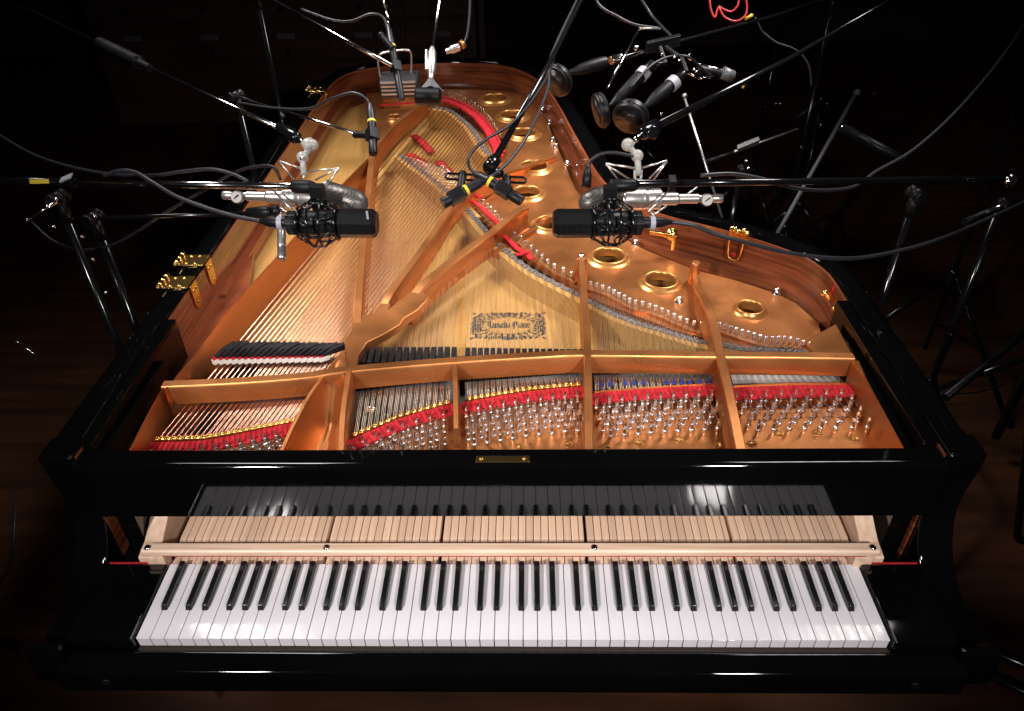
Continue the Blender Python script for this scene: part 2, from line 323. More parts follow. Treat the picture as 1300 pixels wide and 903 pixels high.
s3 = [(-0.2375,0.7129,0.93),(-0.2032,0.7874,0.93),(-0.1391,0.9055,0.93),(-0.0632,1.0281,0.93),(0.0041,1.155,0.93),(0.0296,1.1837,0.93)]
s3 = [(s3[0][0], s3[0][1], .918)]+s3[1:]
bar(s3, .022, .058)
s3b = [(-0.0515,1.0038,0.893),(-0.008,1.0675,0.893),(0.0464,1.1438,0.893),(0.0911,1.2303,0.893),(0.138,1.3013,0.893)]
s3b = [(a[0],a[1],.890-.004*i) for i, a in enumerate(s3b)]
MB().sweep(spline(s3b,3), [(-.006,0),(-.010,-.006),(-.010,-.022),(.010,-.022),(.010,-.006),(.006,0)]).build('rib', BRONZE, frame, autos=40)
s4 = [(0.1357,0.2104,0.93),(0.1425,0.3325,0.93),(0.1516,0.4932,0.93),(0.1561,0.6135,0.93),(0.1599,0.7572,0.93),(0.1629,0.8997,0.93)]
s4 = [(s4[0][0],s4[0][1],.915)]+s4[1:]
bar(s4, .016, .055)
s5 = [(0.3962,0.2093,0.93),(0.4038,0.3528,0.93),(0.4141,0.4931,0.93),(0.4222,0.5953,0.93),(0.4234,0.687,0.93)]+[(0.4268,0.7755,0.91)]+[(0.4353,0.8747,0.898)]
bar([(s5[0][0],s5[0][1],.915)]+s5[1:], .019, .05)
bar([(-0.113,0.4869,0.925),(-0.1055,0.4092,0.925)]+[(-0.0977,0.3085,0.905)], .010, .04)
for pt, z0, r in ((s4[-1], .872, .014), (s5[-1], .870, .011)):
    MB().lathe((pt[0], pt[1], z0), (0,0,1), [(0,r*1.3),(.03,r*1.1),(.052,r),(.056,r*.8)], 20).build('strut_boss', BRONZE, frame)
    MB().lathe((pt[0], pt[1], z0+.056 if z0 > .871 else z0+.03), (0,0,1), [(0,.0085),(.006,.0085),(.009,.006),(.010,0.0005)], 12).build('frame_bolt', CHROME, frame)
# junction web
wb = [(-0.3254,0.4492,0.926),(-0.3473,0.5615,0.926),(-0.3398,0.596,0.926),(-0.3492,0.6504,0.926),(-0.3426,0.6659,0.926),(-0.3281,0.6626,0.926),(-0.3137,0.6593,0.926),(-0.3066,0.6686,0.926),(-0.2905,0.7334,0.926),(-0.2714,0.7001,0.926),(-0.2738,0.6808,0.926),(-0.221,0.7803,0.926),(-0.188,0.7252,0.926),(-0.2086,0.6736,0.926),(-0.234,0.6427,0.926),(-0.2393,0.6185,0.926),(-0.2677,0.5835,0.926),(-0.2989,0.5525,0.926),(-0.309,0.5088,0.926),(-0.3045,0.4617,0.926)]
MB().prism(wb, (0,0,-.02)).build('junction_web', BRONZE, frame, bevel=.003, seg=3)
# cross bar over the strings
cbp = [(-0.6698,0.4029,0.93),(-0.5267,0.4126,0.93),(-0.395,0.4285,0.93),(-0.3235,0.4465,0.93),(-0.1102,0.475,0.93),(0.0797,0.4927,0.93),(0.1502,0.4959,0.93),(0.4054,0.488,0.93),(0.5432,0.4853,0.93),(0.6731,0.4801,0.93)]
MB().sweep(spline(cbp,4), [(.0,-.043),(.0,-.004),(-.003,0),(-.020,0),(-.023,-.004),(-.020,-.03),(-.014,-.043)]).build('cross_bar', BRONZE, frame, autos=40)
# left flange: ridge, sloping inner face, upright outer face
def flange(ridge, inner, name, zout=.83):
    a = spline(ridge, 3); b = spline(inner, 3); n = min(len(a), len(b)); m = MB(); vs = []
    for i in range(n):
        p = V(a[i]); r = V(b[i]); side = V((p.x-r.x, p.y-r.y, 0)); side = side.normalized()*.010
        vs += [r-V((0,0,.012)), r, p+V((0,0,-.004))-side*.5, p, p+side*.8+V((0,0,-.001)), p+side+V((0,0,-.006)), V((p.x+side.x, p.y+side.y, zout)) ]
    k = 7; fs = [(i*k+j, (i+1)*k+j, (i+1)*k+(j+1)%k, i*k+(j+1)%k) for i in range(n-1) for j in range(k)]
    m.add(vs, fs); m.add(vs[:k], [tuple(range(k))]); m.add(vs[-k:], [tuple(range(k))]); return m.build(name, BRONZE, frame, autos=40)
flange([(-0.6551,0.2138,0.93),(-0.662,0.3031,0.93),(-0.6667,0.4029,0.93)], [(-0.6777,0.3115,0.872),(-0.6742,0.378,0.872),(-0.6665,0.4227,0.872)], 'edge_flange')
flange([(-0.6575,0.4028,0.93),(-0.6391,0.5368,0.93),(-0.6193,0.7087,0.93),(-0.5521,1.1019,0.93),(-0.5125,1.3231,0.93),(-0.466,1.5481,0.93)], [(-0.642,0.5008,0.878),(-0.6302,0.6208,0.878),(-0.6128,0.7804,0.878),(-0.553,1.1586,0.878),(-0.514,1.3727,0.878),(-0.4697,1.5734,0.878)], 'edge_flange')
flange([(0.6664,0.2137,0.93),(0.6693,0.3398,0.93),(0.6707,0.4775,0.93)], [(0.6658,0.274,0.872),(0.6658,0.3672,0.872),(0.6668,0.4789,0.872)], 'edge_flange')
cv = [(0.621,0.609,0.925),(0.6816,0.6141,0.925),(0.6772,0.4972,0.925),(0.6259,0.5056,0.925)]
cv2 = [(cv[0][0],cv[0][1],.885),(cv[1][0],cv[1][1],.925),cv[2],(cv[3][0],cv[3][1],.895)]
MB().prism(cv2, (0,0,-.03)).build('corner_web', BRONZE, frame, bevel=.004, seg=3)
# scooped casting between the bass and tenor bays
A = spline([(-0.3388,0.5171,0.93),(-0.3607,0.4544,0.93),(-0.3794,0.3816,0.93),(-0.3897,0.3035,0.93),(-0.396,0.2204,0.93)], 5)
B = spline([(-0.3203,0.4541,0.93),(-0.316,0.4,0.93),(-0.3114,0.3468,0.93),(-0.3027,0.282,0.93),(-0.29,0.2123,0.93)], 5)
m = MB(); vs = []; nn = 12
for i in range(len(A)):
    t = i/(len(A)-1)
    for j in range(nn+1):
        s = j/nn; p = V(A[i]).lerp(V(B[i]), s); sag = .062*math.sin(PI*s)**.8*min(1, max(0,(t-.12)/.35))
        drop = .0 if 0 < j < nn else 0
        vs.append(p-V((0,0,sag+.012*t)))
kk = nn+1
m.add(vs, [(i*kk+j, i*kk+j+1, (i+1)*kk+j+1, (i+1)*kk+j) for i in range(len(A)-1) for j in range(nn)], 0, True)
bar_edge = lambda pts: [(0,-.075),(0,-.003),(.002,0),(.008,0),(.010,-.003),(.010,-.075)]
scoop = m.build('scooped_web', BRONZE, frame)
MB().sweep([p-V((0,0,.012*i/(len(A)-1))) for i, p in enumerate(A)], [(-.004,-.07),(-.004,-.002),(-.002,.001),(.004,.001),(.006,-.002),(.006,-.07)]).build('strut', BRONZE, frame, autos=40)
MB().sweep([p-V((0,0,.012*i/(len(B)-1))) for i, p in enumerate(B)], [(-.010,-.07),(-.010,-.002),(-.008,.001),(.001,.001),(.003,-.002),(.003,-.07)]).build('strut', BRONZE, frame, autos=40)
# bolt heads and flat screws of the frame
for p in [(-0.3273,0.2553,0.9),(0.14,0.2552,0.9),(0.4064,0.2559,0.9),(0.6853,0.2527,0.9),(-0.675,0.2569,0.9)]:
    MB().lathe((p[0],.222,.885), (0,0,1), [(0,.012),(.025,.012),(.034,.009),(.038,.003),(.038,.0005)], 16).build('frame_bolt', GLOSSM, frame)
for p in [(0.019,0.3049,0.863),(0.1077,0.3129,0.863),(0.1775,0.2979,0.863),(0.2371,0.3165,0.863),(0.3122,0.3246,0.863),(0.3787,0.3094,0.863),(0.4442,0.3133,0.863),(0.5012,0.3386,0.863),(0.5707,0.3426,0.863),(0.6329,0.325,0.863),(-0.069,0.2949,0.863)]:
    g = MB().lathe((p[0],p[1],.8625), (0,0,1), [(-.002,.0095),(.0008,.0095),(.001,.0082),(.0002,.008),(.0002,.0005)], 20)
    a = random.uniform(0,PI); g.obox((p[0],p[1],.8630), (math.cos(a),math.sin(a),0), (-math.sin(a),math.cos(a),0), (0,0,1), .0075, .0012, .0007); g.build('frame_screw', RINGGOLD, frame)
for p in [(0.0919,2.1512,0.876),(0.1149,1.9943,0.876),(0.1214,1.821,0.876),(0.1303,1.7621,0.876),(0.161,1.6104,0.876),(0.1964,1.6093,0.876),(0.3176,1.0667,0.876),(0.62,0.8174,0.876),(0.3851,0.7827,0.876)]:
    MB().lathe((p[0],p[1],.872), (0,0,1), [(0,.011),(.003,.011),(.0035,.007),(.012,.007),(.015,.0055),(.016,.001)], 12).build('frame_bolt', CHROME, frame)

# ---- strings, bridges, pins
AG_B = [(-0.6586,0.307,0.88),(-0.5687,0.3108,0.88),(-0.4941,0.332,0.88),(-0.4061,0.3603,0.88)]
AG_1 = [(-0.292,0.3136,0.88),(-0.2107,0.3704,0.88),(-0.1178,0.4116,0.88)]
AG_2 = [(-0.0875,0.4186,0.88),(0.034,0.4492,0.88),(0.1391,0.4633,0.88)]
AG_3 = [(0.1627,0.4433,0.88),(0.2821,0.4571,0.88),(0.4002,0.4661,0.88)]
AG_4 = [(0.4328,0.4584,0.88),(0.5474,0.4649,0.88),(0.6653,0.4664,0.88)]
BB = [(-0.3328,2.0993,0.902),(-0.2712,2.0702,0.902),(-0.2278,1.9994,0.902),(-0.1748,1.8832,0.902),(-0.1444,1.7829,0.902),(-0.112,1.6608,0.902),(-0.092,1.613,0.902)]
LB = [(-0.3945,1.6786,0.888),(-0.3452,1.5968,0.888),(-0.2698,1.4819,0.888),(-0.1509,1.2722,0.888),(-0.0902,1.1334,0.888),(-0.0275,1.0083,0.888),(0.0293,0.9183,0.888),(0.0898,0.8493,0.888),(0.1471,0.7912,0.888)]
LB3 = [(0.1811,0.7532,0.888),(0.2254,0.7066,0.888),(0.2723,0.6713,0.888),(0.3249,0.6401,0.888),(0.3758,0.6098,0.888),(0.4003,0.598,0.888)]
LB4 = [(0.4377,0.5861,0.888),(0.4835,0.57,0.888),(0.5261,0.564,0.888),(0.5813,0.5579,0.888),(0.6188,0.5533,0.888)]
HB = [(-0.3634,2.3735,0.876),(-0.2798,2.3292,0.876),(-0.1983,2.238,0.876),(-0.1346,2.1247,0.876),(-0.081,1.9447,0.876),(-0.0585,1.8425,0.876)]
H2 = [(-0.2429,1.5777,0.876),(-0.1682,1.4474,0.876),(-0.1149,1.3502,0.876),(-0.0895,1.3014,0.876),(-0.0552,1.2289,0.876),(-0.0198,1.123,0.876),(0.0102,1.0907,0.876),(0.0415,1.0333,0.876),(0.0694,0.9826,0.876),(0.0981,0.934,0.876),(0.1209,0.9142,0.876),(0.1504,0.8832,0.876)]
H3 = [(0.1773,0.8531,0.876),(0.2221,0.8236,0.876),(0.2751,0.7639,0.876),(0.3028,0.7534,0.876),(0.3306,0.7332,0.876),(0.3724,0.6941,0.876),(0.3971,0.675,0.876),(0.4236,0.6685,0.876)]
H4 = [(0.4483,0.6713,0.876),(0.501,0.6373,0.876),(0.5407,0.6132,0.876),(0.5857,0.6127,0.876),(0.6338,0.5892,0.876)]
secs = []        # (name, agraffes, bridge, hitch, notes, strings per note, radius, material)
secs.append((AG_B, BB, HB, 24, None, .00125, COPPER))
secs.append((AG_1, LB[:4], H2[:3], 15, 3, .00042, STEEL))
secs.append((AG_2, LB[3:], H2[2:], 19, 3, .00042, STEEL))
secs.append((AG_3, LB3, H3, 19, 3, .00042, STEEL))
secs.append((AG_4, LB4, H4, 16, 3, .00042, CHROME))
strings = []; pins = []; hitch = []; brp = []; agr = []
for si, (ag, br, hi, nn, per, r, mt) in enumerate(secs):
    for k in range(nn):
        t = (k+.5)/nn
        a = lerp(ag, t); b = lerp(br, t); h = lerp(hi, t)
        d = (b-a); d.z = 0; d.normalize(); sd = V((d.y, -d.x, 0))
        cnt = per or (1 if k < 8 else 2); gap = .0030 if per else .0036
        agr.append((si, a, k))
        for j in range(cnt):
            o = sd*gap*(j-(cnt-1)/2)
            rr = (.0017 if k < 8 else .00110-.0003*k/nn) if si == 0 else r
            row = (2*j+(k % 2)) if per else (j*2+(k % 2))
            if si == 0: y = a.y-.045-.014*row; x = a.x-.010
            else: y = a.y-.040-.0165*row; x = a.x+(j-1)*.0042
            x += random.uniform(-.0003,.0003)
            y = max(y, .226+.003*random.random())
            pin = V((x, y, .889))
            strings.append((rr, mt, [pin+V((0.004,0,-.008)), a+o+V((0,-.012,-.004)), a+o, b+o, b+o*1.3+d*.02+V((0,0,-.002)), h+o+V((0,0,.006))], si))
            pins.append(pin)
            brp.append(b+o+d*.002); brp.append(b+o*1.3+d*.018)
        n_h = 1 if si == 0 else 2
        for j in range(n_h): hitch.append((h+sd*.004*(j-(n_h-1)/2)+V((0,-.0*j,0)), d))
def srad(s): r = s[0]; return [min(r, .00045), min(r, .00045), r, r, r, min(r, .0006)]
def add_string(m, s): m.tube(s[2], srad(s), 6 if s[3] == 0 else 4, caps=False)
strings.sort(key=lambda s: (s[3] != 0, -s[0]*(s[2][3]-s[2][2]).length))
for s in strings[:100]:
    m = MB(); add_string(m, s); m.build('bass_string' if s[3] == 0 else 'string', s[1], piano, fix=False)
rest = MB()
for s in strings[100:]: rest.tube(s[2], srad(s), 4, 0 if s[1] is STEEL else 1, caps=False)
tag(rest.build('strings', [STEEL, CHROME], piano, fix=False), None, None, kind='stuff')
def pin_mb(m, p):
    a = V((random.uniform(-.012,.012), .08+random.uniform(-.01,.01), 1)).normalized()
    m.lathe(p-V((0,0,.0275)), a, [(0,.0030),(.0265,.0031),(.0275,.0028),(.0275,.0022)], 8)
    m.lathe(p-V((0,0,.0275))+a*.006, a, [(0,.0032),(.0008,.0048),(.0085,.0048),(.0095,.0032)], 8)
    m.obox(p-V((0,0,.0275))+a*.031, a.orthogonal(), a.cross(a.orthogonal()), a, .0020, .0020, .0042)
pins.sort(key=lambda p: (p-V(CAM)).length)
for p in pins[:100]:
    m = MB(); pin_mb(m, p); m.build('tuning_pin', PINST, piano, fix=False)
m = MB()
for p in pins[100:]: pin_mb(m, p)
tag(m.build('tuning_pins', PINST, piano, fix=False), None, None, kind='stuff')
hitch.sort(key=lambda q: (q[0]-V(CAM)).length)
hp = lambda m, q: m.lathe(q[0]-V((0,0,.004)), V((0,.15,1)), [(0,.0022),(.016,.0022),(.019,.0018),(.020,.0006)], 8)
for q in hitch[:100]:
    m = MB(); hp(m, q); m.build('hitch_pin', PINST, frame, fix=False)
m = MB()
for q in hitch[100:]: hp(m, q)
tag(m.build('hitch_pins', PINST, frame, fix=False), None, None, kind='stuff')
# agraffes: brass studs carrying the strings
for si, a, k in agr:
    if si > 2: continue
    m = MB(); r = .0052
    m.lathe((a.x, a.y+.002, .862), (0,0,1), [(0,r),(.008,r),(.009,r*1.15),(.0225,r*1.15),(.0255,r*.6),(.026,r*.2)], 12)
    m.build('agraffe', BRASS, frame)
def rail_along(pts, w, z0, z1, name, mt, parent, off=0, n=3):
    pts = [(p[0],p[1],0) for p in spline(pts, n)]
    return MB().sweep(pts, [(off-w/2,z0),(off-w/2,z1-.001),(off-w/2+.001,z1),(off+w/2-.001,z1),(off+w/2,z1-.001),(off+w/2,z0)]).build(name, mt, parent, autos=40)
rail_along(AG_3, .007, .862, .8805, 'capo_bar', BRONZE, frame)
rail_along(AG_4, .007, .862, .8805, 'capo_bar', BRONZE, frame)
# red felt woven in front of the agraffes (travel is left to right: side > 0 lies towards the keys)
def felt(pts, w, lap, off, z=.8745):
    p = spline(pts, 4); m = MB(); L = sum(((p[i+1]-p[i]).length for i in range(len(p)-1))); n = 2*max(2, int(L/lap/1.1))
    for i in range(n):
        a = lerp(p, i/n); b = lerp(p, min(1, (i+(1.45 if i % 2 == 0 else 1.0))/n)); d = (b-a).normalized(); s = V((d.y, -d.x, 0))
        e = [a+s*(off-w/2), b+s*(off-w/2), b+s*(off+w/2), a+s*(off+w/2)]
        dz = .0008 if i % 2 == 0 else 0; zz = [z+dz, z+.0016+dz, z+.0012+dz, z-.0006+dz]
        top = [V((q.x, q.y, zv+random.uniform(-.0002,.0002))) for q, zv in zip(e, zz)]
        m.add(top+[t-V((0,0,.003)) for t in top], [(0,1,2,3),(7,6,5,4),(0,4,5,1),(1,5,6,2),(2,6,7,3),(3,7,4,0)], i % 2)
    return m
for pl, w, off, z in ((AG_B,.030,.023,.8835),(AG_1,.029,.023,.8835),(AG_2,.030,.024,.8835),(AG_3,.030,.023,.8830),(AG_4,.034,.026,.8830)):
    o = felt([V(pl[0])-(V(pl[1])-V(pl[0])).normalized()*.012]+list(pl[1:-1])+[V(pl[-1])+(V(pl[-1])-V(pl[-2])).normalized()*.012], w, .0085, off, z).build('string_felt', [FELT_R, FELT_D], piano)
# bridges
def bridge(pts, w, z0, z1, name):
    p = spline(pts, 4)
    o = rail_along(pts, w, z0, z1, name, SPRUCE, sound, n=4)
    m = MB(); L = sum(((p[i+1]-p[i]).length for i in range(len(p)-1))); n = int(L/.015)
    for i in range(n):
        a = lerp(p, i/n); b = lerp(p, (i+.62)/n); d = (b-a).normalized(); s = V((d.y,-d.x,0))
        sg = w*.28*(1 if i % 2 else -1)*0
        c = (a+b)/2-s*(w*.2); m.obox((c.x,c.y,z1+.0014), d, s+d*.4, (0,0,1), .0055, w*.24, .0012)
    m.build('bridge_cap', GRAPH, o); return o
bridge([V(p)+V((0,.012,0)) for p in BB], .034, .828, .899, 'bass_bridge')
tb = bridge(LB+LB3+LB4, .030, .828, .885, 'treble_bridge')
m = MB()
for p in brp: m.lathe((p.x,p.y,p.z-.004), (0,0,1), [(0,.0011),(.008,.0011)], 6)
tag(m.build('bridge_pins', CHROME, sound, fix=False), None, None, kind='stuff')
# duplex bars beside the hitch pins
def shift(pts, dx, dy): return [(p[0]+dx, p[1]+dy, p[2]) for p in pts]
for H in (H2[2:], H3, H4):
    rail_along(shift(H, 0, -.016), .010, .862, .879, 'duplex_bar', BRONZE, frame)
# red cloth ribbons woven behind the bridges
def ribbon(pts, w, z, seed=1):
    R = random.Random(seed); p = spline(pts, 8); m = MB(); vs = []
    for i, a in enumerate(p):
        b = p[min(i+1, len(p)-1)]; c = p[max(0, i-1)]; d = (b-c).normalized(); s = V((d.y,-d.x,0)); zz = z+.0010*math.sin(i*.8)+R.uniform(-.0003,.0003); ww = w*(1+.06*math.sin(i*.7))
        vs += [V((a.x,a.y,zz))+s*ww/2, V((a.x,a.y,zz+.003))+s*ww*.25, V((a.x,a.y,zz+.003))-s*ww*.25, V((a.x,a.y,zz))-s*ww/2, V((a.x,a.y,zz-.002))]
    k = 5; n = len(p)
    m.add(vs, [(i*k+j, i*k+(j+1)%k, (i+1)*k+(j+1)%k, (i+1)*k+j) for i in range(n-1) for j in range(k)], 0, True)
    m.add(vs[:k], [tuple(range(k))]); m.add(vs[-k:], [tuple(range(k))]); return m
ribbon([(-0.3473,2.2294,0.89),(-0.2849,2.2171,0.89),(-0.219,2.1491,0.89),(-0.1591,2.0404,0.89),(-0.1096,1.8986,0.89),(-0.0767,1.7469,0.89),(-0.0576,1.6354,0.89)], .036, .89).build('cloth_ribbon', FELT_R, piano)
ribbon([(-0.3334,2.3029,0.885),(-0.2673,2.2608,0.885),(-0.2004,2.1821,0.885),(-0.1402,2.063,0.885),(-0.0875,1.896,0.885),(-0.0437,1.6884,0.885)], .014, .884, 2).build('cloth_ribbon', FELT_R, piano)
ribbon([(-0.1327,1.3095,0.89),(-0.1009,1.2668,0.89),(-0.0668,1.1956,0.89),(-0.0302,1.1235,0.89)], .016, .892, 3).build('cloth_ribbon', FELT_R, piano)
ribbon([(-0.1561,1.2887,0.895),(-0.1397,1.3148,0.895),(-0.1222,1.3306,0.895),(-0.1005,1.3085,0.895)], .018, .898, 4).build('cloth_ribbon', FELT_R, piano)
ribbon([(-0.0379,1.0963,0.89),(-0.0119,1.0514,0.89),(0.0111,1.0081,0.89),(0.0333,0.9786,0.89),(0.0451,0.958,0.89)], .018, .892, 5).build('cloth_ribbon', FELT_R, piano)
ribbon([(0.0035,0.9701,0.895),(0.0213,0.9779,0.895),(0.0373,0.99,0.895)], .014, .897, 6).build('cloth_ribbon', FELT_R, piano)
ribbon([(-0.5364,2.1965,0.885),(-0.4825,2.2036,0.885),(-0.3998,2.2283,0.885)], .018, .882, 7).build('cloth_ribbon', FELT_R, piano)
for a in ([(-0.3867,1.9831,0.84),(-0.3551,1.9344,0.84),(-0.3256,1.872,0.84),(-0.2999,1.8119,0.84)], [(-0.3781,1.8,0.84),(-0.3366,1.749,0.84),(-0.3057,1.6864,0.84)], [(-0.2705,1.733,0.84),(-0.2383,1.671,0.84),(-0.2147,1.6052,0.84)]):
    ribbon(a, .030, .8405, 8).build('felt_patch', FELT_R, sound)
MB().sweep([(p[0],p[1],0) for p in [(-0.5314,2.2436,0.885),(-0.4643,2.2502,0.885),(-0.3868,2.2758,0.885)]], [(-.006,.86),(-.006,.89),(.006,.89),(.006,.86)]).build('duplex_bar', RINGGOLD, frame)
# aliquot plate, yellow wood beside the ribbon
for a in ([(-0.1535,1.307,0.884),(-0.1074,1.2138,0.884)], [(-0.0413,1.0633,0.884),(-0.0072,1.0027,0.884)]):
    MB().sweep([(p[0],p[1],0) for p in a], [(-.012,.86),(-.012,.882),(.010,.882),(.010,.86)]).build('duplex_bar', SPRUCE, frame)
# ---- dampers
F1 = [(-0.6207,0.5348,0.897),(-0.3863,0.5406,0.897)]; B1 = [(-0.597,0.5643,0.918),(-0.3538,0.5587,0.918)]
n = 18; d0 = None
for i in range(n):
    t = (i+.5)/n; f = V(F1[0]).lerp(V(F1[1]), t); b = V(B1[0]).lerp(V(B1[1]), t); d = (b-f); dh = V((d.x,d.y,0)).normalized(); s = V((dh.y,-dh.x,0)); hw2 = (V(F1[1])-V(F1[0])).length/n*.43
    top = .917+random.uniform(-.0012,.0012)
    ring = [(f+V((0,0,0)), .902), (f+V((0,0,0)), .906), (f+dh*.022, top-.002), (b+dh*.012, top), (b+dh*.012, .902)]
    pts = [V((p.x,p.y,z))-s*hw2 for p, z in ring]
    D_ = MB().prism(pts, s*hw2*2).build('damper', DAMP, piano, bevel=.0005)
    c = f+dh*.012; MB().obox((c.x-dh.x*.010,c.y-dh.y*.010,.8955), dh, s, (0,0,1), .011, hw2*.80, .0055).build('damper_felt', FELT_W, D_)
    c = f+dh*.003; MB().obox((c.x-dh.x*.006,c.y-dh.y*.006,.9020), dh, s, (0,0,1), .0050, hw2*.85, .0006).build('damper_cloth', FELT_R, D_)
def damps(a, b, n, ln, zt, fill=.74):
    for i in range(n):
        t = (i+.5)/n; p = V(a).lerp(V(b), t); w = (V(b)-V(a)).length/n*fill/2
        D_ = MB().prism([(p.x-w,p.y,zt-random.uniform(0,.001)),(p.x-w,p.y-ln,zt-.004),(p.x-w,p.y-ln,zt-.02),(p.x-w,p.y,zt-.02)], (2*w,0,0)).build('damper', DAMP, piano, bevel=.0005)
        MB().box(p.x-w*.8,p.x+w*.8,p.y-ln,p.y-.004,zt-.0285,zt-.0205).build('damper_felt', FELT_W, D_)
q = [(-0.3232,0.5514,0.915),(-0.1121,0.5518,0.915)]; damps(q[0], q[1], 15, .045, .915)
q = [(-0.0972,0.5489,0.915),(0.1489,0.5406,0.915)]; damps(q[0], q[1], 19, .022, .915)
q = [(0.1649,0.5364,0.91),(0.3888,0.534,0.91)]; damps(q[0], q[1], 19, .02, .910)
FELT_RAIL = mat('pale_rail_felt', (.40,.38,.36), .95)
# ---- hammers and rail seen through the strings before the cross bar
for (a, b), nh in (([(-0.3173,0.4647,0.845),(-0.1211,0.5039,0.845)], 15), ([(-0.0975,0.4934,0.845),(0.1471,0.5226,0.845)], 19)):
    a = V(a); b = V(b); mid = (a+b)/2; dx = (b-a)
    MB().sweep([a+V((0,.012,-.845)), b+V((0,.012,-.845))], [(-.014,.83),(-.014,.846),(.010,.846),(.010,.83)]).build('hammer_rail', FELT_G, piano)
    for i in range(nh):
        p = a.lerp(b, (i+.5)/nh); w = dx.length/nh*.40
        h = MB().prism([(p.x-w,p.y-.001,.846),(p.x-w,p.y-.030,.843),(p.x-w,p.y-.034,.825),(p.x-w,p.y-.001,.825)], (2*w,0,0))
        h.build('hammer', FELT_G, piano, bevel=.002)
        MB().box(p.x-w*.5,p.x+w*.5,p.y-.095,p.y-.03,.822,.828).build('hammer_shank', DARK, piano)
q = [(0.4487,0.4959,0.86),(0.6686,0.4991,0.86)]; MB().sweep([(p[0],p[1]+.01,0) for p in q], [(-.02,.84),(-.02,.862),(.004,.862),(.004,.84)]).build('hammer_rail', FELT_RAIL, piano)
q = [(0.1687,0.4906,0.86),(0.41,0.5014,0.86)]; MB().sweep([(p[0],p[1]+.01,0) for p in q], [(-.02,.84),(-.02,.862),(.004,.862),(.004,.84)]).build('hammer_rail', FELT_G, piano)
BLUE = mat('blue_muting_felt', (.012,.018,.14), .9)
for u in [(0.1778,0.4605,0.884),(0.1968,0.4628,0.884),(0.2266,0.4651,0.884),(0.2438,0.4649,0.884),(0.2628,0.4673,0.884),(0.308,0.4669,0.884),(0.3236,0.4668,0.884),(0.3391,0.4666,0.884),(0.3547,0.4665,0.884),(0.3738,0.4689,0.884),(0.3924,0.4687,0.884),(0.4352,0.4583,0.884)]:
    MB().prism([(u[0]-.005,u[1]-.003,.883),(u[0],u[1]+.005,.888),(u[0]+.005,u[1]-.003,.883)], (0,.003,.001)).build('muting_felt', BLUE, piano)
for u in [(-0.2767,0.4151,0.87),(0.026,0.4793,0.87)]:
    MB().sphere((u[0],u[1],.862), .009, sc=(1.3,.8,.8)).build('rail_screw', CHROME, piano)
# ---- decal: scrollwork cartouche and lettering drawn with a broad nib
dc = [(-0.0983,0.8083,0.8285),(0.0704,0.806,0.8285),(-0.0923,0.7028,0.8285),(0.0685,0.7009,0.8285),(-0.0137,0.7565,0.8285)]
cx = (dc[0][0]+dc[1][0]+dc[2][0]+dc[3][0])/4; cy = (dc[0][1]+dc[2][1])/2; hx = (dc[1][0]-dc[0][0])/2; hy = (dc[0][1]-dc[2][1])/2
dm = MB(); ZD = .8283
def nib(pts, w=.9, th=.35, ang=.7, sc=1., ox=0, oy=0):       # broad-nib stroke, coordinates in mm
    n = V((math.cos(ang), math.sin(ang), 0)); 
    for i in range(len(pts)-1):
        a = V((*pts[i],0)); b = V((*pts[i+1],0)); d = (b-a)
        if d.length < 1e-6: continue
        t = V((-d.y,d.x,0)).normalized()*th/2; k = n*w/2
        hull = [a-k-t*.5, b-k-t*.5, b+k+t*.5, a+k+t*.5] if abs(n.dot(V((-d.y,d.x,0)).normalized())) > .25 else [a-k-t*2, b-k-t*2, b+k+t*2, a+k+t*2]
        dm.add([(cx+(ox+p.x*sc)*.001, cy+(oy+p.y*sc)*.001, ZD+.00002*random.random()) for p in hull], [(0,1,2,3)])
def line(pts, th, mirror=False):
    th = th*1.3
    for sx in ((1,-1) if mirror else (1,)):
        p = [V((x*sx, y, 0)) for x, y in pts]; vs = []
        for i, a in enumerate(p):
            d = (p[min(i+1,len(p)-1)]-p[max(0,i-1)]); s = V((-d.y,d.x,0)).normalized()*th/2*(1 if 0 < i < len(p)-1 else .6)
            vs += [a+s, a-s]
        z = ZD+.0001*random.random()
        dm.add([(cx+q.x*.001, cy+q.y*.001, z) for q in vs], [(2*i,2*i+1,2*i+3,2*i+2) for i in range(len(p)-1)])
def scroll(x, y, r, a0, turns=1.4, th=1.1, s=1, tail=0, m=True):
    n = int(14*turns)+2; pts = []
    for i in range(n+1):
        t = i/n; a = a0+s*t*turns*2*PI; rr = r*(1-.8*t); pts.append((x+rr*math.cos(a), y+rr*math.sin(a)))
    line(pts, th, m)
X_, Y_ = hx*1000, hy*1000
ex, ey = X_*.66, Y_*.64
for k, f in enumerate((1.0, 1.08)):
    line([(ex*f*math.cos(2*PI*i/60), ey*f*math.sin(2*PI*i/60)*1.0+0) for i in range(61)], .9 if k else .6)
R9 = random.Random(4)
def edge(a, f):                                            # point on a rounded rectangle at angle a
    c, q = math.cos(a), math.sin(a); k = 5; r = (abs(c)**k+abs(q)**k)**(-1/k); return X_*f*c*r, Y_*f*q*r
def leaf(x, y, r, a, e=.55):
    p = [(x+r*math.cos(t)*math.cos(a)-r*e*math.sin(t)*math.sin(a), y+r*math.cos(t)*math.sin(a)+r*e*math.sin(t)*math.cos(a)) for t in [2*PI*k/12 for k in range(12)]]
    z = ZD+.0002*R9.random(); dm.add([(cx+u*.001, cy+v*.001, z) for u, v in p], [tuple(range(12))])
for i in range(54):
    a = 2*PI*(i+.5)/54; x, y = edge(a, .97+.03*math.sin(i*2.1)); leaf(x, y, R9.uniform(5.2,7.2), R9.uniform(0,3.1)); 
    x, y = edge(a, .88); scroll(x, y, R9.uniform(3.5,5), R9.uniform(0,6.28), 1.1, .8, R9.choice((1,-1)), m=False)
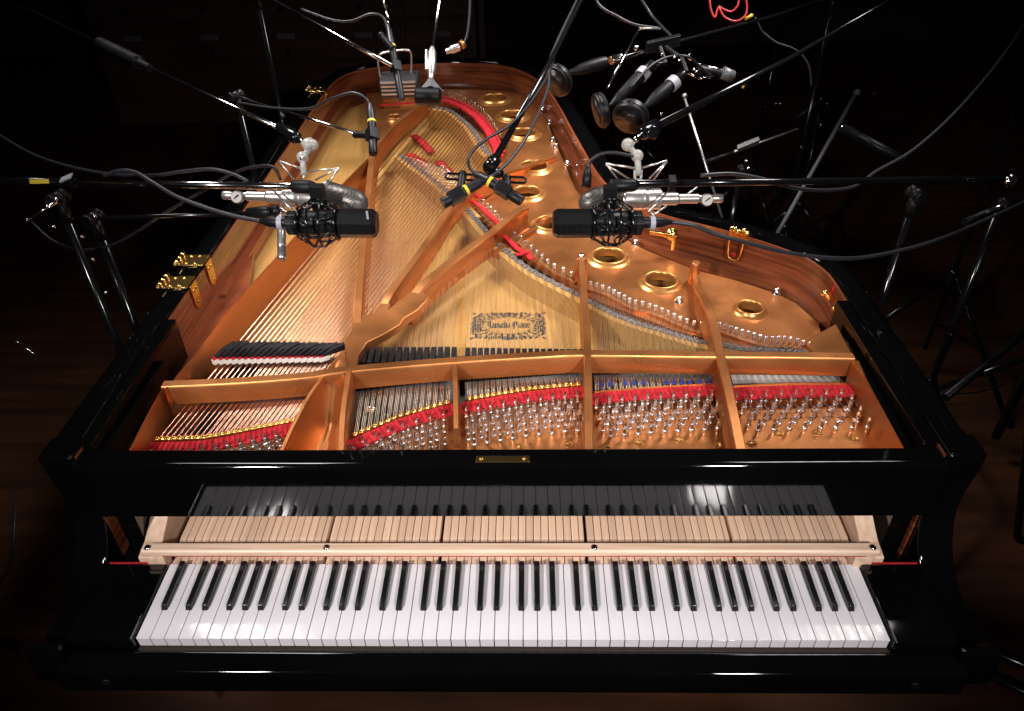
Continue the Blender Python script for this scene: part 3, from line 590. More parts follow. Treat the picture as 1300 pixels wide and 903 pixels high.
for i in range(30):
    a = 2*PI*(i+.5)/30; x, y = edge(a, .90); x2, y2 = ex*1.12*math.cos(a), ey*1.12*math.sin(a)
    for f in (.25,.55,.85):
        xx, yy = x*(1-f)+x2*f, y*(1-f)+y2*f; leaf(xx+R9.uniform(-2,2), yy+R9.uniform(-2,2), R9.uniform(4.0,6.0), R9.uniform(0,3.1), .5)
for sx in (-1, 1):
    for sy in (-1, 1): leaf(sx*X_*.99, sy*Y_*.98, 6, sy*sx*.5)
for i in range(5): leaf((i-2)*5, -Y_*(1.02-.02*abs(i-2)), 6.5, 1.57, .7)
scroll(0, Y_*.44, 3.0, 0, 1.2, 1.2, 1, m=False)
for i in range(22): line([(-27+i*2.5,-Y_*.36),(-27+i*2.5+1.5,-Y_*.36)], 1.0)
for i in range(7): line([(-9+i*2.8,Y_*.24),(-9+i*2.8+1.5,Y_*.24)], .8)
dm.build('decal', INK, sound, fix=False)
GL = {  # blackletter strokes on a 6-wide, 10-high x-height grid
 'Y': (9, [[(0,12),(1.5,13.5),(2.5,12),(2.5,6),(4,4.5),(6.5,5.5)],[(6.5,13.5),(6.5,1),(4.5,-3),(1,-3.5),(0,-2)],[(5,13),(7.5,13.8)]]),
 'a': (6.4, [[(.8,8.5),(2.5,10),(4.2,8.6),(4.2,1.4),(5.4,.2)],[(4.2,5.6),(1,4.4),(.8,1.6),(2.2,.1),(4.2,1.6)]]),
 'm': (10, [[(.5,9),(1.5,8.6),(1.5,.8),(2.3,.1)],[(1.5,8.2),(3.6,9.8),(5,8.6),(5,.8),(5.8,.1)],[(5,8.2),(7.1,9.8),(8.5,8.6),(8.5,1),(9.5,.1)]]),
 'h': (7, [[(1,13.5),(1.3,12),(1.3,.8),(2,.1)],[(1.3,8.2),(3.6,9.8),(5,8.4),(5,1.6),(3.8,-1.5)]]),
 'P': (9, [[(.5,12.5),(2,13.2),(2.4,12),(2.4,-2.5)],[(2.2,12),(5,13.6),(7,11.5),(7,7),(5,5.2),(2.4,6)],[(0,10),(0,3)]]),
 'i': (3.6, [[(.6,9),(1.5,8.6),(1.5,1),(2.5,.1)],[(1.4,12),(2,12.4)]]),
 'n': (7, [[(.5,9),(1.5,8.6),(1.5,.8),(2.3,.1)],[(1.5,8.2),(3.6,9.8),(5,8.6),(5,1),(6,.1)]]),
 'o': (6.4, [[(3,10),(1,8),(1,2),(3,.1),(4.8,2),(4.8,8),(3,10)]])}
dm = MB(); ZD = .8286; word = 'Yamaha Piano'; tot = sum(4 if c == ' ' else GL[c][0] for c in word); scl = 2*ex*.92/tot; xx = -tot/2*scl
for c in word:
    if c == ' ': xx += 4*scl; continue
    for stq in GL[c][1]: nib([(xx+px*scl, -5.2*scl*1.6+py*scl*1.6) for px, py in stq], 2.2*scl, 1.4, .5)
    xx += GL[c][0]*scl
dm.build('decal_lettering', INK, sound, fix=False)
# ---- brass fittings
def hinge(y, group=None):
    m = MB(); m.box(-.782,-.724,y-.026,y+.026,.9613,.9645).build
    h = m.build('lid_hinge', BRASS, piano, bevel=.001)
    k = MB()
    for i in range(3): k.lathe((-.786,y-.026+i*.018,.9675), (0,1,0), [(0,.0062),(.0165,.0062)], 14)
    k.lathe((-.786,y-.034,.9675), (0,1,0), [(0,.002),(.002,.005),(.064,.005),(.066,.002)], 12); k.build('knuckle', BRASS, h)
    l = MB(); pts = [(0,.958)]+[( .024*0+0,.958)]
    ring = [(-.7225,y-.017,.9615),(-.7225,y+.017,.9615),(-.7225,y+.017,.915),(-.7225,y+.013,.902),(-.7225,y,.896),(-.7225,y-.013,.902),(-.7225,y-.017,.915)]
    l.prism(ring, (.003,0,0)); l.build('hinge_leaf', BRASS, h, bevel=.001)
    s = MB()
    for dx, dy in ((-.745,-.017),(-.745,.017),(-.765,-.017),(-.765,.017)): s.lathe((dx,y+dy,.9645), (0,0,1), [(0,.004),(.001,.004),(.0018,.002),(.0019,.0005)], 10)
    for zz, yy in ((.945,-.008),(.945,.008),(.912,0)): s.lathe((-.7195,y+yy,zz), (1,0,0), [(0,.004),(.001,.004),(.0018,.002),(.0019,.0005)], 10)
    s.build('screw', BRASS, h)
for p in [(-0.7238,0.8397,0.962),(-0.7266,0.739,0.962)]+[(-0.7344,2.1403,0.962)]: hinge(p[1])
b = [(0.4,1.0264,0.9168)][0]; b = [(0.3973,1.0052,0.93)][0]
k = MB().lathe((b[0],b[1]+.012,b[2]), (0,-1,0), [(0,.016),(.006,.016),(.010,.010),(.016,.012),(.022,.012),(.026,.006)], 18)
k.obox((b[0]-.03,b[1]-.008,b[2]+.008), (1,.1,-.25), (0,1,0), (0,0,1), .03, .004, .005); k.obox((b[0]+.004,b[1]-.01,b[2]-.016), (0,0,1), (0,1,0), (1,0,0), .02, .003, .005)
k.build('lid_catch', BRASS, piano, bevel=.001)
b = V([(0.5516,0.9591,0.95)][0]); t = V((.82,-.57,0)); nrm = V((-.57,-.82,0))
c = b+V((0,0,0)); k = MB()
k.obox(c+V((0,0,.004)), t, nrm, (0,0,1), .022, .010, .010)
for i in range(5): k.sphere(c+t*(-.02+.01*i)+V((0,0,.015+.003*(i%2)))+nrm*.004*(i%3), .0065)
g = k.build('lid_prop_socket', BRASS, piano)
lo = [c+t*x+V((0,0,z))+nrm*.012 for x, z in ((-.018,-.004),(-.017,-.030),(-.014,-.052),(-.007,-.060),(.007,-.060),(.014,-.052),(.017,-.030),(.018,-.004))]
MB().tube(spline(lo,3), .0026, 8).build('bail', BRASS, g)
MB().sphere(c+V((0,0,-.046))+nrm*.014, .006).build('rubber_button', FELT_R, g)
b = V([(0.7125,0.7117,0.93)][0]); k = MB()
k.obox(b+V((0,.01,-.004)), (1,.35,-.2), (-.35,1,.2), (0,0,1), .024, .012, .004); k.obox(b+V((.004,.0,-.016)), (1,-.4,-.5), (0,1,0), (.5,0,1), .010, .016, .004)
k.sphere(b+V((-.022,.012,0)), .008); k.sphere(b+V((-.006,-.018,-.022)), .006); k.tube([b+V((.026,-.015,-.01)), b+V((.018,.0,-.022)), b+V((-.006,-.018,-.022))], .003)
g = k.build('lid_prop_bracket', BRASS, piano, bevel=.001)
MB().obox(b+V((.012,.012,.008)), (1,-.55,0), (.55,1,0), (0,0,1), .018, .008, .007).build('felt_pad', FELT_R, g, bevel=.002)
for x in (-.62, .60):
    MB().lathe((x,.50,.66), (0,0,-1), [(0,.06),(.08,.055),(.12,.04),(.16,.048),(.5,.035),(.58,.03),(.60,.02)], 20).build('leg', LAQ, piano)
MB().lathe((-.2,2.15,.66), (0,0,-1), [(0,.06),(.08,.055),(.12,.04),(.16,.048),(.5,.035),(.58,.03),(.60,.02)], 20).build('leg', LAQ, piano)
ly = MB(); ly.box(-.10,.10,.40,.46,.10,.16)
for x in (-.07,.07): ly.tube([(x,.43,.64),(x*1.0,.43,.15)], .012, 10)
g = ly.build('pedal_lyre', LAQ, piano)
for x in (-.05,0,.05): MB().prism([(x-.012,.41,.11),(x+.012,.41,.11),(x+.018,.30,.10),(x-.018,.30,.10)], (0,0,.006)).build('pedal', BRASS, g, bevel=.002)

# ================================================================== MICROPHONES, STANDS, CABLES
PXM = .00105                                                # metres per pixel of the photograph at one metre
def grille_mat(name, a, b, sc, metal=.6):
    m = mat(name, a, .4, metal=metal, spec=.3); nt = m.node_tree; bs = nt.nodes['Principled BSDF']
    tc = nt.nodes.new('ShaderNodeTexCoord'); mp = nt.nodes.new('ShaderNodeMapping'); mp.inputs['Rotation'].default_value = (.6,.5,.78)
    ck = nt.nodes.new('ShaderNodeTexChecker'); ck.inputs['Scale'].default_value = sc; ck.inputs['Color1'].default_value = (*a,1); ck.inputs['Color2'].default_value = (*b,1)
    nt.links.new(tc.outputs['Object'], mp.inputs[0]); nt.links.new(mp.outputs[0], ck.inputs[0]); nt.links.new(ck.outputs[0], bs.inputs['Base Color']); return m
MESHB = grille_mat('black_grille', (.011,.011,.012), (.002,.002,.002), 520, .4)
MESHS = grille_mat('steel_grille', (.20,.19,.18), (.03,.027,.025), 420)
def seg_lathe(m, ends, prof, seg=16, mi=0, up=None):         # prof: (fraction of the way, radius)
    a, b = V(ends[0]), V(ends[1]); L = (b-a).length
    return m.lathe(a, b-a, [(f*L, r) for f, r in prof], seg, mi, up=up)
def rods(pairs, r, seg=6):
    m = MB()
    for a, b in zip(pairs[::2], pairs[1::2]): m.tube([a, b], r, seg)
    return m
def wires(pairs, r, name, mt, par):
    for a, b in zip(pairs[::2], pairs[1::2]): MB().tube([a, b], r, 7).build(name, mt, par)
def torus(m, o, ax, R, r, n=28, sg=7, mi=0):
    ax = V(ax).normalized(); a = ax.orthogonal().normalized(); b = ax.cross(a); o = V(o)
    pts = [o+(a*math.cos(2*PI*k/n)+b*math.sin(2*PI*k/n))*R for k in range(n)]; vs = []
    for k, p in enumerate(pts):
        rad = (p-o).normalized()
        for j in range(sg): w = 2*PI*j/sg; vs.append(p+rad*r*math.cos(w)+ax*r*math.sin(w))
    return m.add(vs, [(k*sg+j, k*sg+(j+1)%sg, ((k+1)%n)*sg+(j+1)%sg, ((k+1)%n)*sg+j) for k in range(n) for j in range(sg)], mi, True)
def cable(label, pts, r=.0032, m=None, name='cable', smooth=8):
    o = MB().tube(spline(pts, smooth), r, 8).build(name, m or RUBBER); return tag(o, label, 'cable', 'microphone cables')
def tripod(parent, x, y, ztop, r=.0085, spread=.38, a0=.3, m=None, clip=None):
    m = m or GLOSSM
    MB().tube([(x,y,.10),(x,y,ztop)], r, 12).build('pole', m, parent)
    mm = MB().lathe((x,y,ztop*.55), (0,0,1), [(0,.010),(.01,.0135),(.06,.0135),(.07,.010)], 14); mm.build('collar', m, parent)
    MB().lathe((x,y,.45), (0,0,-1), [(0,.016),(.01,.02),(.05,.02),(.06,.016)], 14).build('leg_hub', m, parent)
    for k in range(3):
        a = a0+k*2*PI/3; MB().tube([(x,y,.44),(x+math.cos(a)*spread,y+math.sin(a)*spread,.012)], .010, 8).build('leg', m, parent)
def stand(label, joint, boom, r, x=None, y=None, mats=None, pole_r=.0085, spread=.38, a0=.3, sleeve=None, group='microphone boom stands', tipr=None, pole_m=None):
    j = V(joint); x = j.x if x is None else x; y = j.y if y is None else y
    t = root('boom_stand', (x, y, 0), label, 'microphone stand', group)
    T = Matrix.Translation((-x,-y,0))
    sub = bpy.data.objects
    before = set(sub)
    bm = mats or GLOSSM
    rs = [r+(tipr-r)*i/(len(boom)-1) for i in range(len(boom))] if tipr else r
    MB().tube(boom, rs, 12).build('boom', bm, t)
    tripod(t, x, y, j.z-.01, pole_r, spread, a0, pole_m)
    c = MB().sphere(j, .014).lathe(j-V((0,0,.05)), (0,0,1), [(0,.012),(.045,.012)], 12); d = (V(boom[-1])-V(boom[0])).normalized()
    c.lathe(j-d.cross(V((0,0,1))).normalized()*.022, d.cross(V((0,0,1))), [(0,.010),(.004,.015),(.010,.015),(.014,.010),(.034,.010),(.038,.015),(.044,.014)], 14)
    c.build('clutch', BLACKM, t)
    if sleeve: seg_lathe(MB(), sleeve, [(0,r*1.4),(.02,.0125),(.9,.0125),(.93,r*1.7),(1,r*1.7)], 16).build('grip', BLACKM, t)
    return t
def finish(t):                                              # children were built in world coordinates
    for ch in t.children:
        if ch.parent is t: ch.matrix_parent_inverse = Matrix.Translation(-t.location)
ALL_T = []
def S(*a, **k): t = stand(*a, **k); ALL_T.append(t); return t
def T_(name, loc, label, cat, group=None): t = root(name, loc, label, cat, group); ALL_T.append(t); return t
# --- left pair ------------------------------------------------------------
sA = S('long horizontal chrome boom with yellow tape reaching in from the left edge', [(-0.8997,0.6681,1.2008)][0], [(-1.1707,0.7608,1.2024),(-0.8666,0.6873,1.2254)], .0085, a0=.9)
bm = [(-0.8619,0.6873,1.2253),(-0.3952,0.596,1.2515)]; MB().tube(bm, .0068, 14).build('boom_tube', CHROME, sA)
q = [(-0.9371,0.6876,1.2286)][0]; MB().obox(q, (1,.02,0), (0,1,-.4), (0,.4,1), .019, .0012, .0042).build('yellow_tape', YELLOW, sA)
q = [(-0.8715,0.6739,1.2412)][0]; MB().obox(q, (1,.1,.35), (0,1,.4), (0,-.3,1), .013, .006, .0015).build('paper_tag', TAPEG, sA)
m = MB(); seg_lathe(m, [(-0.4011,0.5959,1.2516),(-0.3573,0.5863,1.2538)], [(0,.011),(.1,.0125),(.8,.0125),(1,.009)], 12); q = [(-0.346,0.5576,1.248)][0]
m.obox(q, (1,0,0), (0,1,0), (0,0,1), .012, .010, .022); m.tube([(-0.3559,0.58,1.2535),(-0.3447,0.5428,1.2363)], .010, 10); m.build('shock_mount_bracket', BLACKM, sA)
def shock(parent, us, v, d, flip=1):
    for k in ():
        pass
def black_mic(label, glabel, A, par_stand, flip):
    # A: plug end, ring, knurl start, cage start, cage end, grille end
    t = T_('condenser_microphone', tuple(A[5]), label, 'microphone', 'pair of black large condenser microphones')
    a, b = V(A[3]), V(A[5]); ax = (b-a).normalized(); c = V(A[4])
    seg_lathe(MB(), (A[4], A[5]), [(-.5,.0235),(0,.0245),(.03,.0262),(.90,.0262),(1,.021)], 8, up=(0,0,1)).build('grille', MESHB, t, autos=30)
    seg_lathe(MB(), (A[2], A[4]), [(0,.017),(.02,.0205),(.3,.0205),(.34,.0225),(1,.0235)], 20).build('body', BLACKM, t, autos=40)
    g = MB()
    for k in range(24):
        w = 2*PI*k/24; u = ax.orthogonal().normalized(); vv = ax.cross(u); p = V(A[2])+(u*math.cos(w)+vv*math.sin(w))*.0205
        g.tube([p+ax*.002, p+ax*.016], .0014, 5)
    g.build('knurled_ring', BLACKM, t)
    seg_lathe(MB(), (A[0], A[2]), [(0,.0045),(.25,.008),(.3,.0095),(.62,.0105),(1,.0105)], 14).build('plug', BLACKM, t, autos=40)
    seg_lathe(MB(), (A[1], V(A[1])+ax*.009), [(0,.0128),(1,.0128)], 16).build('plug_ring', TAPEG, t, autos=40)
    if flip > 0: MB().obox(V(A[5])-ax*.012+V((0,-.016,.0205)), (0,0,1), ax, (0,1,0), .011, .0018, .0014).build('badge', TAPEG, t)
    # cage: four hoops joined by slanting bars
    cg = MB(); L = (c-V(A[3])).length; u = V((0,0,1)); vv = ax.cross(u).normalized(); u = vv.cross(ax).normalized()
    hoops = [(0,.029),(.34,.0425),(.64,.0425),(1,.030)]
    for f, R in hoops: torus(cg, V(A[3])+ax*L*f, ax, R, .0022)
    def pt(f, R, w): return V(A[3])+ax*L*f+(u*math.cos(w)+vv*math.sin(w))*R
    for k in range(8):
        w = 2*PI*k/8+.2
        cg.tube([pt(0,.029,w), pt(.34,.0425,w+.25)], .0016, 6); cg.tube([pt(.34,.0425,w), pt(.64,.0425,w)], .0020, 6); cg.tube([pt(.64,.0425,w), pt(1,.030,w-.25)], .0016, 6)
        cg.tube([pt(.34,.0425,w+.25), pt(.02,.022,w+.6)], .0011, 5)
        cg.tube([pt(.64,.0425,w), pt(.98,.024,w+.4)], .0011, 5)
    torus(cg, pt(0,0,0), ax, .0215, .0025); torus(cg, pt(.97,0,0), ax, .0255, .0025)
    cg.build('shock_mount', GLOSSM, par_stand)
    return t
dL = 1.36
black_mic('black condenser microphone in a black cage mount, left of the centre, pointing right', '', [(-0.4522,0.5296,1.2143),(-0.4186,0.5266,1.2122),(-0.4008,0.525,1.2128),(-0.3774,0.5236,1.2133),(-0.3084,0.5224,1.2123),(-0.2369,0.5212,1.2113)], sA, 1)
# --- left lower boom with the small silver microphone
sB = S('thin black boom at the left carrying the small silver pencil microphone', [(-0.8987,0.7545,1.1156)][0], [(-1.0242,0.7849,1.0945),(-0.8987,0.7545,1.1156),(-0.4982,0.6016,1.1957)], .0040, pole_r=.010, a0=2.2)
m = MB(); seg_lathe(m, [(-0.5012,0.6015,1.1958),(-0.4477,0.5858,1.206)], [(0,.006),(.05,.0105),(.75,.012),(.9,.010),(1,.007)], 14); m.sphere([(-0.4388,0.5868,1.207)][0], .0115); m.build('swivel', BLACKM, sB)
tS = T_('pencil_microphone', [(-0.422,0.5478,1.1872)][0], 'small silver pencil microphone hanging straight down on the left', 'microphone')
seg_lathe(MB(), [(-0.4299,0.5799,1.1973),(-0.4158,0.4981,1.1533)], [(0,.0065),(.02,.0080),(.70,.0082),(.71,.0076),(.73,.0082),(.97,.0082),(1,.0065)], 18).build('body', NICKEL, tS, autos=40)
m = MB(); torus(m, [(-0.4285,0.5781,1.1949)][0], V([(-0.4158,0.4981,1.1533)][0])-V([(-0.4299,0.5799,1.1973)][0]), .0095, .0026); m.tube([(-0.4489,0.5591,1.1867),(-0.4106,0.5596,1.186)], .0022, 7); m.tube([(-0.4298,0.5922,1.214),(-0.4327,0.5584,1.1852)], .003, 7); m.build('clip', NICKEL, tS)
# --- left upper boom with ball joint and the silver microphone
sC = S('chrome boom with black counterweight grip, running from the upper left corner', (-1.75,.35,2.05), [(-1.75,.35,2.05)]+[(-1.4234,1.5934,1.3806),(-1.0457,1.2697,1.3481)], .0050, a0=.2, spread=.42)
seg_lathe(MB(), [(-1.0437,1.2697,1.348),(-0.8568,1.1122,1.3293)], [(0,.008),(.03,.0165),(.80,.0165),(.82,.009),(1,.009)], 18).build('grip', BLACKM, sC, autos=40)
MB().tube([(-0.8568,1.1122,1.3293),(-0.4551,0.7569,1.3034)], .0042, 12).build('boom_tube', CHROME, sC)
m = MB(); seg_lathe(m, [(-0.4598,0.7596,1.3073),(-0.4086,0.7064,1.3007)], [(0,.008),(.1,.0125),(.6,.0135),(.9,.0125),(1,.008)], 16); m.tube([(-0.4472,0.7481,1.3081),(-0.4484,0.752,1.3303)], .003, 7); m.tube([(-0.4484,0.7511,1.329),(-0.4422,0.7548,1.3339)], .004, 7); m.build('joint', GLOSSM, sC)
MB().tube([(-0.4101,0.7073,1.3019),(-0.3904,0.6907,1.2954)], .0052, 12).build('stub', CHROME, sC)
m = MB(); m.sphere([(-0.3783,0.6909,1.2952)][0], .0110); m.sphere([(-0.3967,0.6714,1.2779)][0], .0115); m.tube([(-0.3768,0.6909,1.2951),(-0.3967,0.6714,1.2779),(-0.3924,0.647,1.2531)], .0065, 8)
seg_lathe(m, [(-0.3904,0.6952,1.3015),(-0.3814,0.6854,1.2879)], [(0,.0125),(1,.0125)], 18); m.build('ball_joint', WHITEPL, sC)
MB().sphere([(-0.3935,0.658,1.2816)][0], .0045).build('screw', CHROME, sC)
wires([(-0.4356,0.6519,1.2784),(-0.4136,0.6498,1.2409),(-0.4356,0.6519,1.2784),(-0.3923,0.6532,1.2616),(-0.3833,0.6507,1.2578),(-0.3235,0.6461,1.266),(-0.3235,0.6461,1.266),(-0.3742,0.6504,1.2402),(-0.3235,0.6461,1.266),(-0.3446,0.6276,1.2418),(-0.4459,0.6105,1.2394),(-0.4013,0.569,1.2151),(-0.4262,0.5721,1.2203),(-0.4101,0.5671,1.2129),(-0.3924,0.647,1.2531),(-0.3985,0.6473,1.237)], .0019, 'spider_wire', NICKEL, sC)
KNOBM = mat('dull_nickel', (.22,.21,.20), .5, metal=.8)
def silver_mic(label, P_, gr, dn):
    t = T_('tube_microphone', tuple(P_[0]), label, 'microphone', 'pair of silver side-address microphones')
    a, b = V(P_[0]), V(P_[1]); L = (b-a).length; ax = (b-a).normalized()
    m = MB().lathe(a, ax, [(0,.0075),(.002,.0085),(.016,.0085),(.020,.007),(.048,.007),(.050,.0095),(.088,.0095),(.092,.0125),(.122,.0125),(.126,.0205),(.150,.0205),(.152,.019),(.156,.0205),(L,.0215)], 24)
    m.build('body', SILV, t, autos=35)
    k = MB().lathe(a+ax*.034+V((0,-.010,.002)), (0,-1,.4), [(-.006,.0115),(.006,.0125),(.0085,.0105),(.0085,.006)], 20); k.build('knob', KNOBM, t, autos=40)
    MB().obox(a+ax*.034+V((0,-.0185,.0060)), (1,0,.8), (0,-1,.4), (0,.4,1), .006, .001, .0012).build('knob_slot', BLACKM, t)
    for f in (.128, .140, .160): torus(MB(), a+ax*f, ax, .0205, .0012).build('groove_ring', NICKEL, t)
    g0, g1 = V(gr[0]), V(gr[1]); seg_lathe(MB(), (g0, g1), [(0,.020),(.05,.0245),(.55,.0255),(.8,.022),(.93,.014),(1,.002)], 24).build('head_grille', MESHS, t)
    m = MB(); d = (g1-g0).normalized(); torus(m, g0, d, .0235, .0035)
    m.build('head_band', NICKEL, t); return t
silver_mic('silver microphone with grey mesh head, left side, behind the black caged one', [(-0.5598,0.6491,1.2121),(-0.3562,0.63,1.2118)], [(-0.3531,0.6354,1.2191),(-0.2687,0.6039,1.2066)], 1)
# --- right pair (mirror)
sD = S('long black boom lying level across the right half above the rim', [(0.8694,0.8116,1.1229)][0], [(0.2319,0.6043,1.2464),(0.5523,0.7099,1.1998),(0.8516,0.7974,1.1634),(1.1366,0.8746,1.1303)], .0070, a0=.5)
j = [(1.077,0.8538,1.1382)][0]; m = MB(); m.lathe(V(j)+V((0,-.012,0)), (0,-1,.4), [(0,.014),(.008,.014),(.011,.009)], 16); torus(m, V(j)+V((0,-.020,.004)), (0,-1,.4), .009, .002); m.build('knob', CHROME, sD)
m = MB(); seg_lathe(m, [(0.1827,0.5908,1.2468),(0.2363,0.6027,1.2439)], [(0,.008),(.1,.0125),(.9,.0125),(1,.010)], 12); m.tube([(0.1885,0.59,1.2455),(0.1818,0.5508,1.2263)], .010, 10); m.obox([(0.1839,0.5656,1.2379)][0], (1,0,0), (0,1,0), (0,0,1), .012, .010, .020)
m.build('shock_mount_bracket', BLACKM, sD)
MB().obox([(0.3038,0.6148,1.2409)][0], (1,0,0), (0,1,.3), (0,-.3,1), .006, .010, .012).build('cable_clip', BLACKM, sD)
black_mic('black condenser microphone in a black cage mount, right of the centre, pointing left', '', [(0.2967,0.5402,1.1989),(0.2649,0.537,1.1993),(0.2417,0.5348,1.2006),(0.22,0.5327,1.2019),(0.1514,0.5294,1.2036),(0.0801,0.5261,1.2053)], sD, -1)
sE = S('black boom with a bright edge running down from the upper right to the ball joint', (1.55,1.65,2.45), [(1.55,1.65,2.45)]+[(1.1624,1.8551,1.2958),(0.6986,1.2923,1.2759),(0.2896,0.771,1.2931)], .0058, a0=1.0, tipr=.0075)
m = MB(); seg_lathe(m, [(0.2976,0.7829,1.292),(0.2553,0.7318,1.2919)], [(0,.010),(.1,.0145),(.6,.0150),(.9,.0125),(1,.008)], 16); m.lathe([(0.2752,0.725,1.2988)][0], (.2,-1,.3), [(0,.012),(.010,.013),(.012,.008)], 14); m.build('joint', GLOSSM, sE)
MB().tube([(0.2568,0.7327,1.2931),(0.2384,0.7127,1.2835)], .0055, 12).build('stub', CHROME, sE)
m = MB(); m.sphere([(0.2279,0.7001,1.2837)][0], .0125); m.sphere([(0.2453,0.683,1.2682)][0], .0120); m.tube([(0.2264,0.7001,1.2837),(0.2453,0.683,1.2682),(0.2473,0.6567,1.241)], .0065, 8); m.tube([(0.2399,0.662,1.2484),(0.2412,0.6607,1.2297),(0.2533,0.6609,1.2295),(0.2519,0.6622,1.2481)], .003, 8); m.build('ball_joint', WHITEPL, sE)
wires([(0.1832,0.6587,1.263),(0.2078,0.6611,1.2316),(0.1832,0.6578,1.2618),(0.2306,0.6615,1.2312),(0.1832,0.6587,1.263),(0.2444,0.6638,1.2507),(0.2549,0.6649,1.2517),(0.2998,0.664,1.2656),(0.2998,0.664,1.2656),(0.2684,0.662,1.2305),(0.2998,0.6632,1.2644),(0.2775,0.6613,1.2291),(0.2586,0.5782,1.2014),(0.3036,0.6228,1.2264),(0.2586,0.5782,1.2014),(0.2732,0.5723,1.1929),(0.2585,0.5712,1.192),(0.2923,0.5848,1.209),(0.3347,0.6171,1.2175),(0.3541,0.6253,1.2278)], .0019, 'spider_wire', NICKEL, sE)
silver_mic('silver microphone with grey mesh head, right side, with a long stem pointing right', [(0.4143,0.6603,1.1887),(0.2136,0.6378,1.1998)], [(0.2107,0.6431,1.2071),(0.1319,0.61,1.199)], -1)
# --- centre stereo bar
sF = S('black boom slanting down to a slotted stereo bar in the middle of the picture', (.60,2.9,2.60), [(.60,2.9,2.60)]+[(0.1955,1.581,1.3838),(0.0928,1.1585,1.3207),(-0.0315,0.7462,1.2385)], .0050, a0=.4, tipr=.0072)
m = MB(); m.sphere([(-0.0406,0.728,1.2311)][0], .0150); m.sphere([(-0.023,0.7113,1.2246)][0], .011); seg_lathe(m, [(-0.0303,0.7586,1.2385),(-0.0417,0.7147,1.23)], [(0,.009),(.3,.014),(1,.012)], 14); m.build('ball_joint', GLOSSM, sF)
b0, b1 = [(-0.1233,0.7061,1.2214),(0.0256,0.7037,1.2123)]; b0, b1 = V(b0), V(b1); ax = (b1-b0).normalized(); m = MB()
up_ = V((0,.45,.9)); rr = .0055
loop = [b0+up_*rr*math.sin(a)-ax*rr*math.cos(a) for a in [PI*(-.5+k/8) for k in range(9)]]+[b1+up_*rr*math.sin(a)+ax*rr*math.cos(a) for a in [PI*(.5-k/8) for k in range(9)]]
m.tube(loop+[loop[0]], .0026, 8); m.tube([b0.lerp(b1,.36), b0.lerp(b1,.62)], .0068, 10); m.build('stereo_bar', GLOSSM, sF)
def pencil(label, ends, yr, grp='pencil microphones with a yellow ring', tail=None, r=.0105, clip=None):
    t = T_('pencil_microphone', ends[0], label, 'microphone', grp)
    seg_lathe(MB(), ends, [(0,r*.92),(.03,r),(.42,r),(.44,r*.92),(.46,r*1.0),(1,r)], 18).build('body', BLACKM, t, autos=40)
    a, b = V(ends[0]), V(ends[1]); ax = (b-a).normalized()
    seg_lathe(MB(), (b, b+ax*.006), [(0,r*1.04),(1,r*1.04)], 18).build('yellow_ring', YELLOW, t, autos=40)
    seg_lathe(MB(), (b+ax*.006, b+ax*.006+(V(tail)-b)), [(0,r*.95),(.5,r*.9),(.75,r*.7),(1,r*.4)], 14).build('plug', RUBBER, t, autos=40)
    if clip: MB().tube([V(clip[0]), V(clip[1])], .0085, 10).sphere(clip[1], .0095).obox((a+b)/2+(b-a)*.12, ax, ax.orthogonal(), ax.cross(ax.orthogonal()), .016, .0125, .0125).build('clip', BLACKM, t, bevel=.002)
    return t
pencil('black pencil microphone on the left end of the stereo bar, aimed left', [(-0.1301,0.6364,1.1946),(-0.088,0.6609,1.2093)], None, tail=[(-0.047,0.6846,1.223)][0], r=.0112, clip=[(-0.0973,0.6589,1.207),(-0.0942,0.6989,1.2274)])
pencil('black pencil microphone on the right end of the stereo bar, aimed right', [(0.0241,0.6415,1.1954),(-0.0357,0.6717,1.2219)], None, tail=[(-0.0677,0.6993,1.2269)][0], r=.0108, clip=[(-0.0036,0.6603,1.2052),(-0.0071,0.6956,1.2195)])
cable('cable looping left of the centre boom down to the stereo bar', [(0.2,1.5862,1.3908),(0.1306,1.3584,1.3374),(0.078,1.0701,1.3025),(0.0106,0.8742,1.2756),(-0.0509,0.7792,1.2672),(-0.0784,0.7232,1.2597),(-0.0793,0.6988,1.2436),(-0.064,0.689,1.2296)], .0030)
cable('grey cable swinging right of the centre boom and crossing to the left pencil microphone', [(0.1868,1.586,1.391),(0.0935,1.1861,1.3243),(0.0828,1.039,1.2939),(0.0455,0.8471,1.2711),(0.0068,0.7419,1.248),(-0.0264,0.6828,1.2366),(-0.0541,0.6733,1.2248)], .0033, GREYC)
# --- tail microphones
sG = S('short chrome boom ending at the yellow-ringed microphone above the bass strings', [(-0.7764,1.3967,1.1725)][0], [(-0.7764,1.3967,1.1725),(-0.5556,1.2184,1.1748),(-0.3673,1.0454,1.1856)], .0038, mats=CHROME, a0=.1)
pencil('black pencil microphone with a yellow ring hanging over the bass strings', [(-0.3214,0.9603,1.1696),(-0.3308,1.033,1.2179)], None, tail=[(-0.3364,1.0671,1.2475)][0], r=.0100, clip=[(-0.3421,1.0153,1.1943),(-0.3726,1.0355,1.1892)])
cable('cable arching over to the microphone above the bass strings', [(-0.7765,1.3862,1.1584),(-0.6438,1.2791,1.1764),(-0.5165,1.1799,1.2053),(-0.4398,1.1147,1.2487),(-0.3832,1.0942,1.2693),(-0.3493,1.078,1.2628),(-0.3364,1.0649,1.2445)], .0034, GREYC)
sH = S('bright chrome boom crossing the top left to the microphone with the long black body', [(-0.8098,1.844,1.3589)][0], [(-0.8098,1.844,1.3589),(-0.5429,1.5655,1.3078),(-0.3323,1.4013,1.2455)], .0050, mats=CHROME, a0=.8)
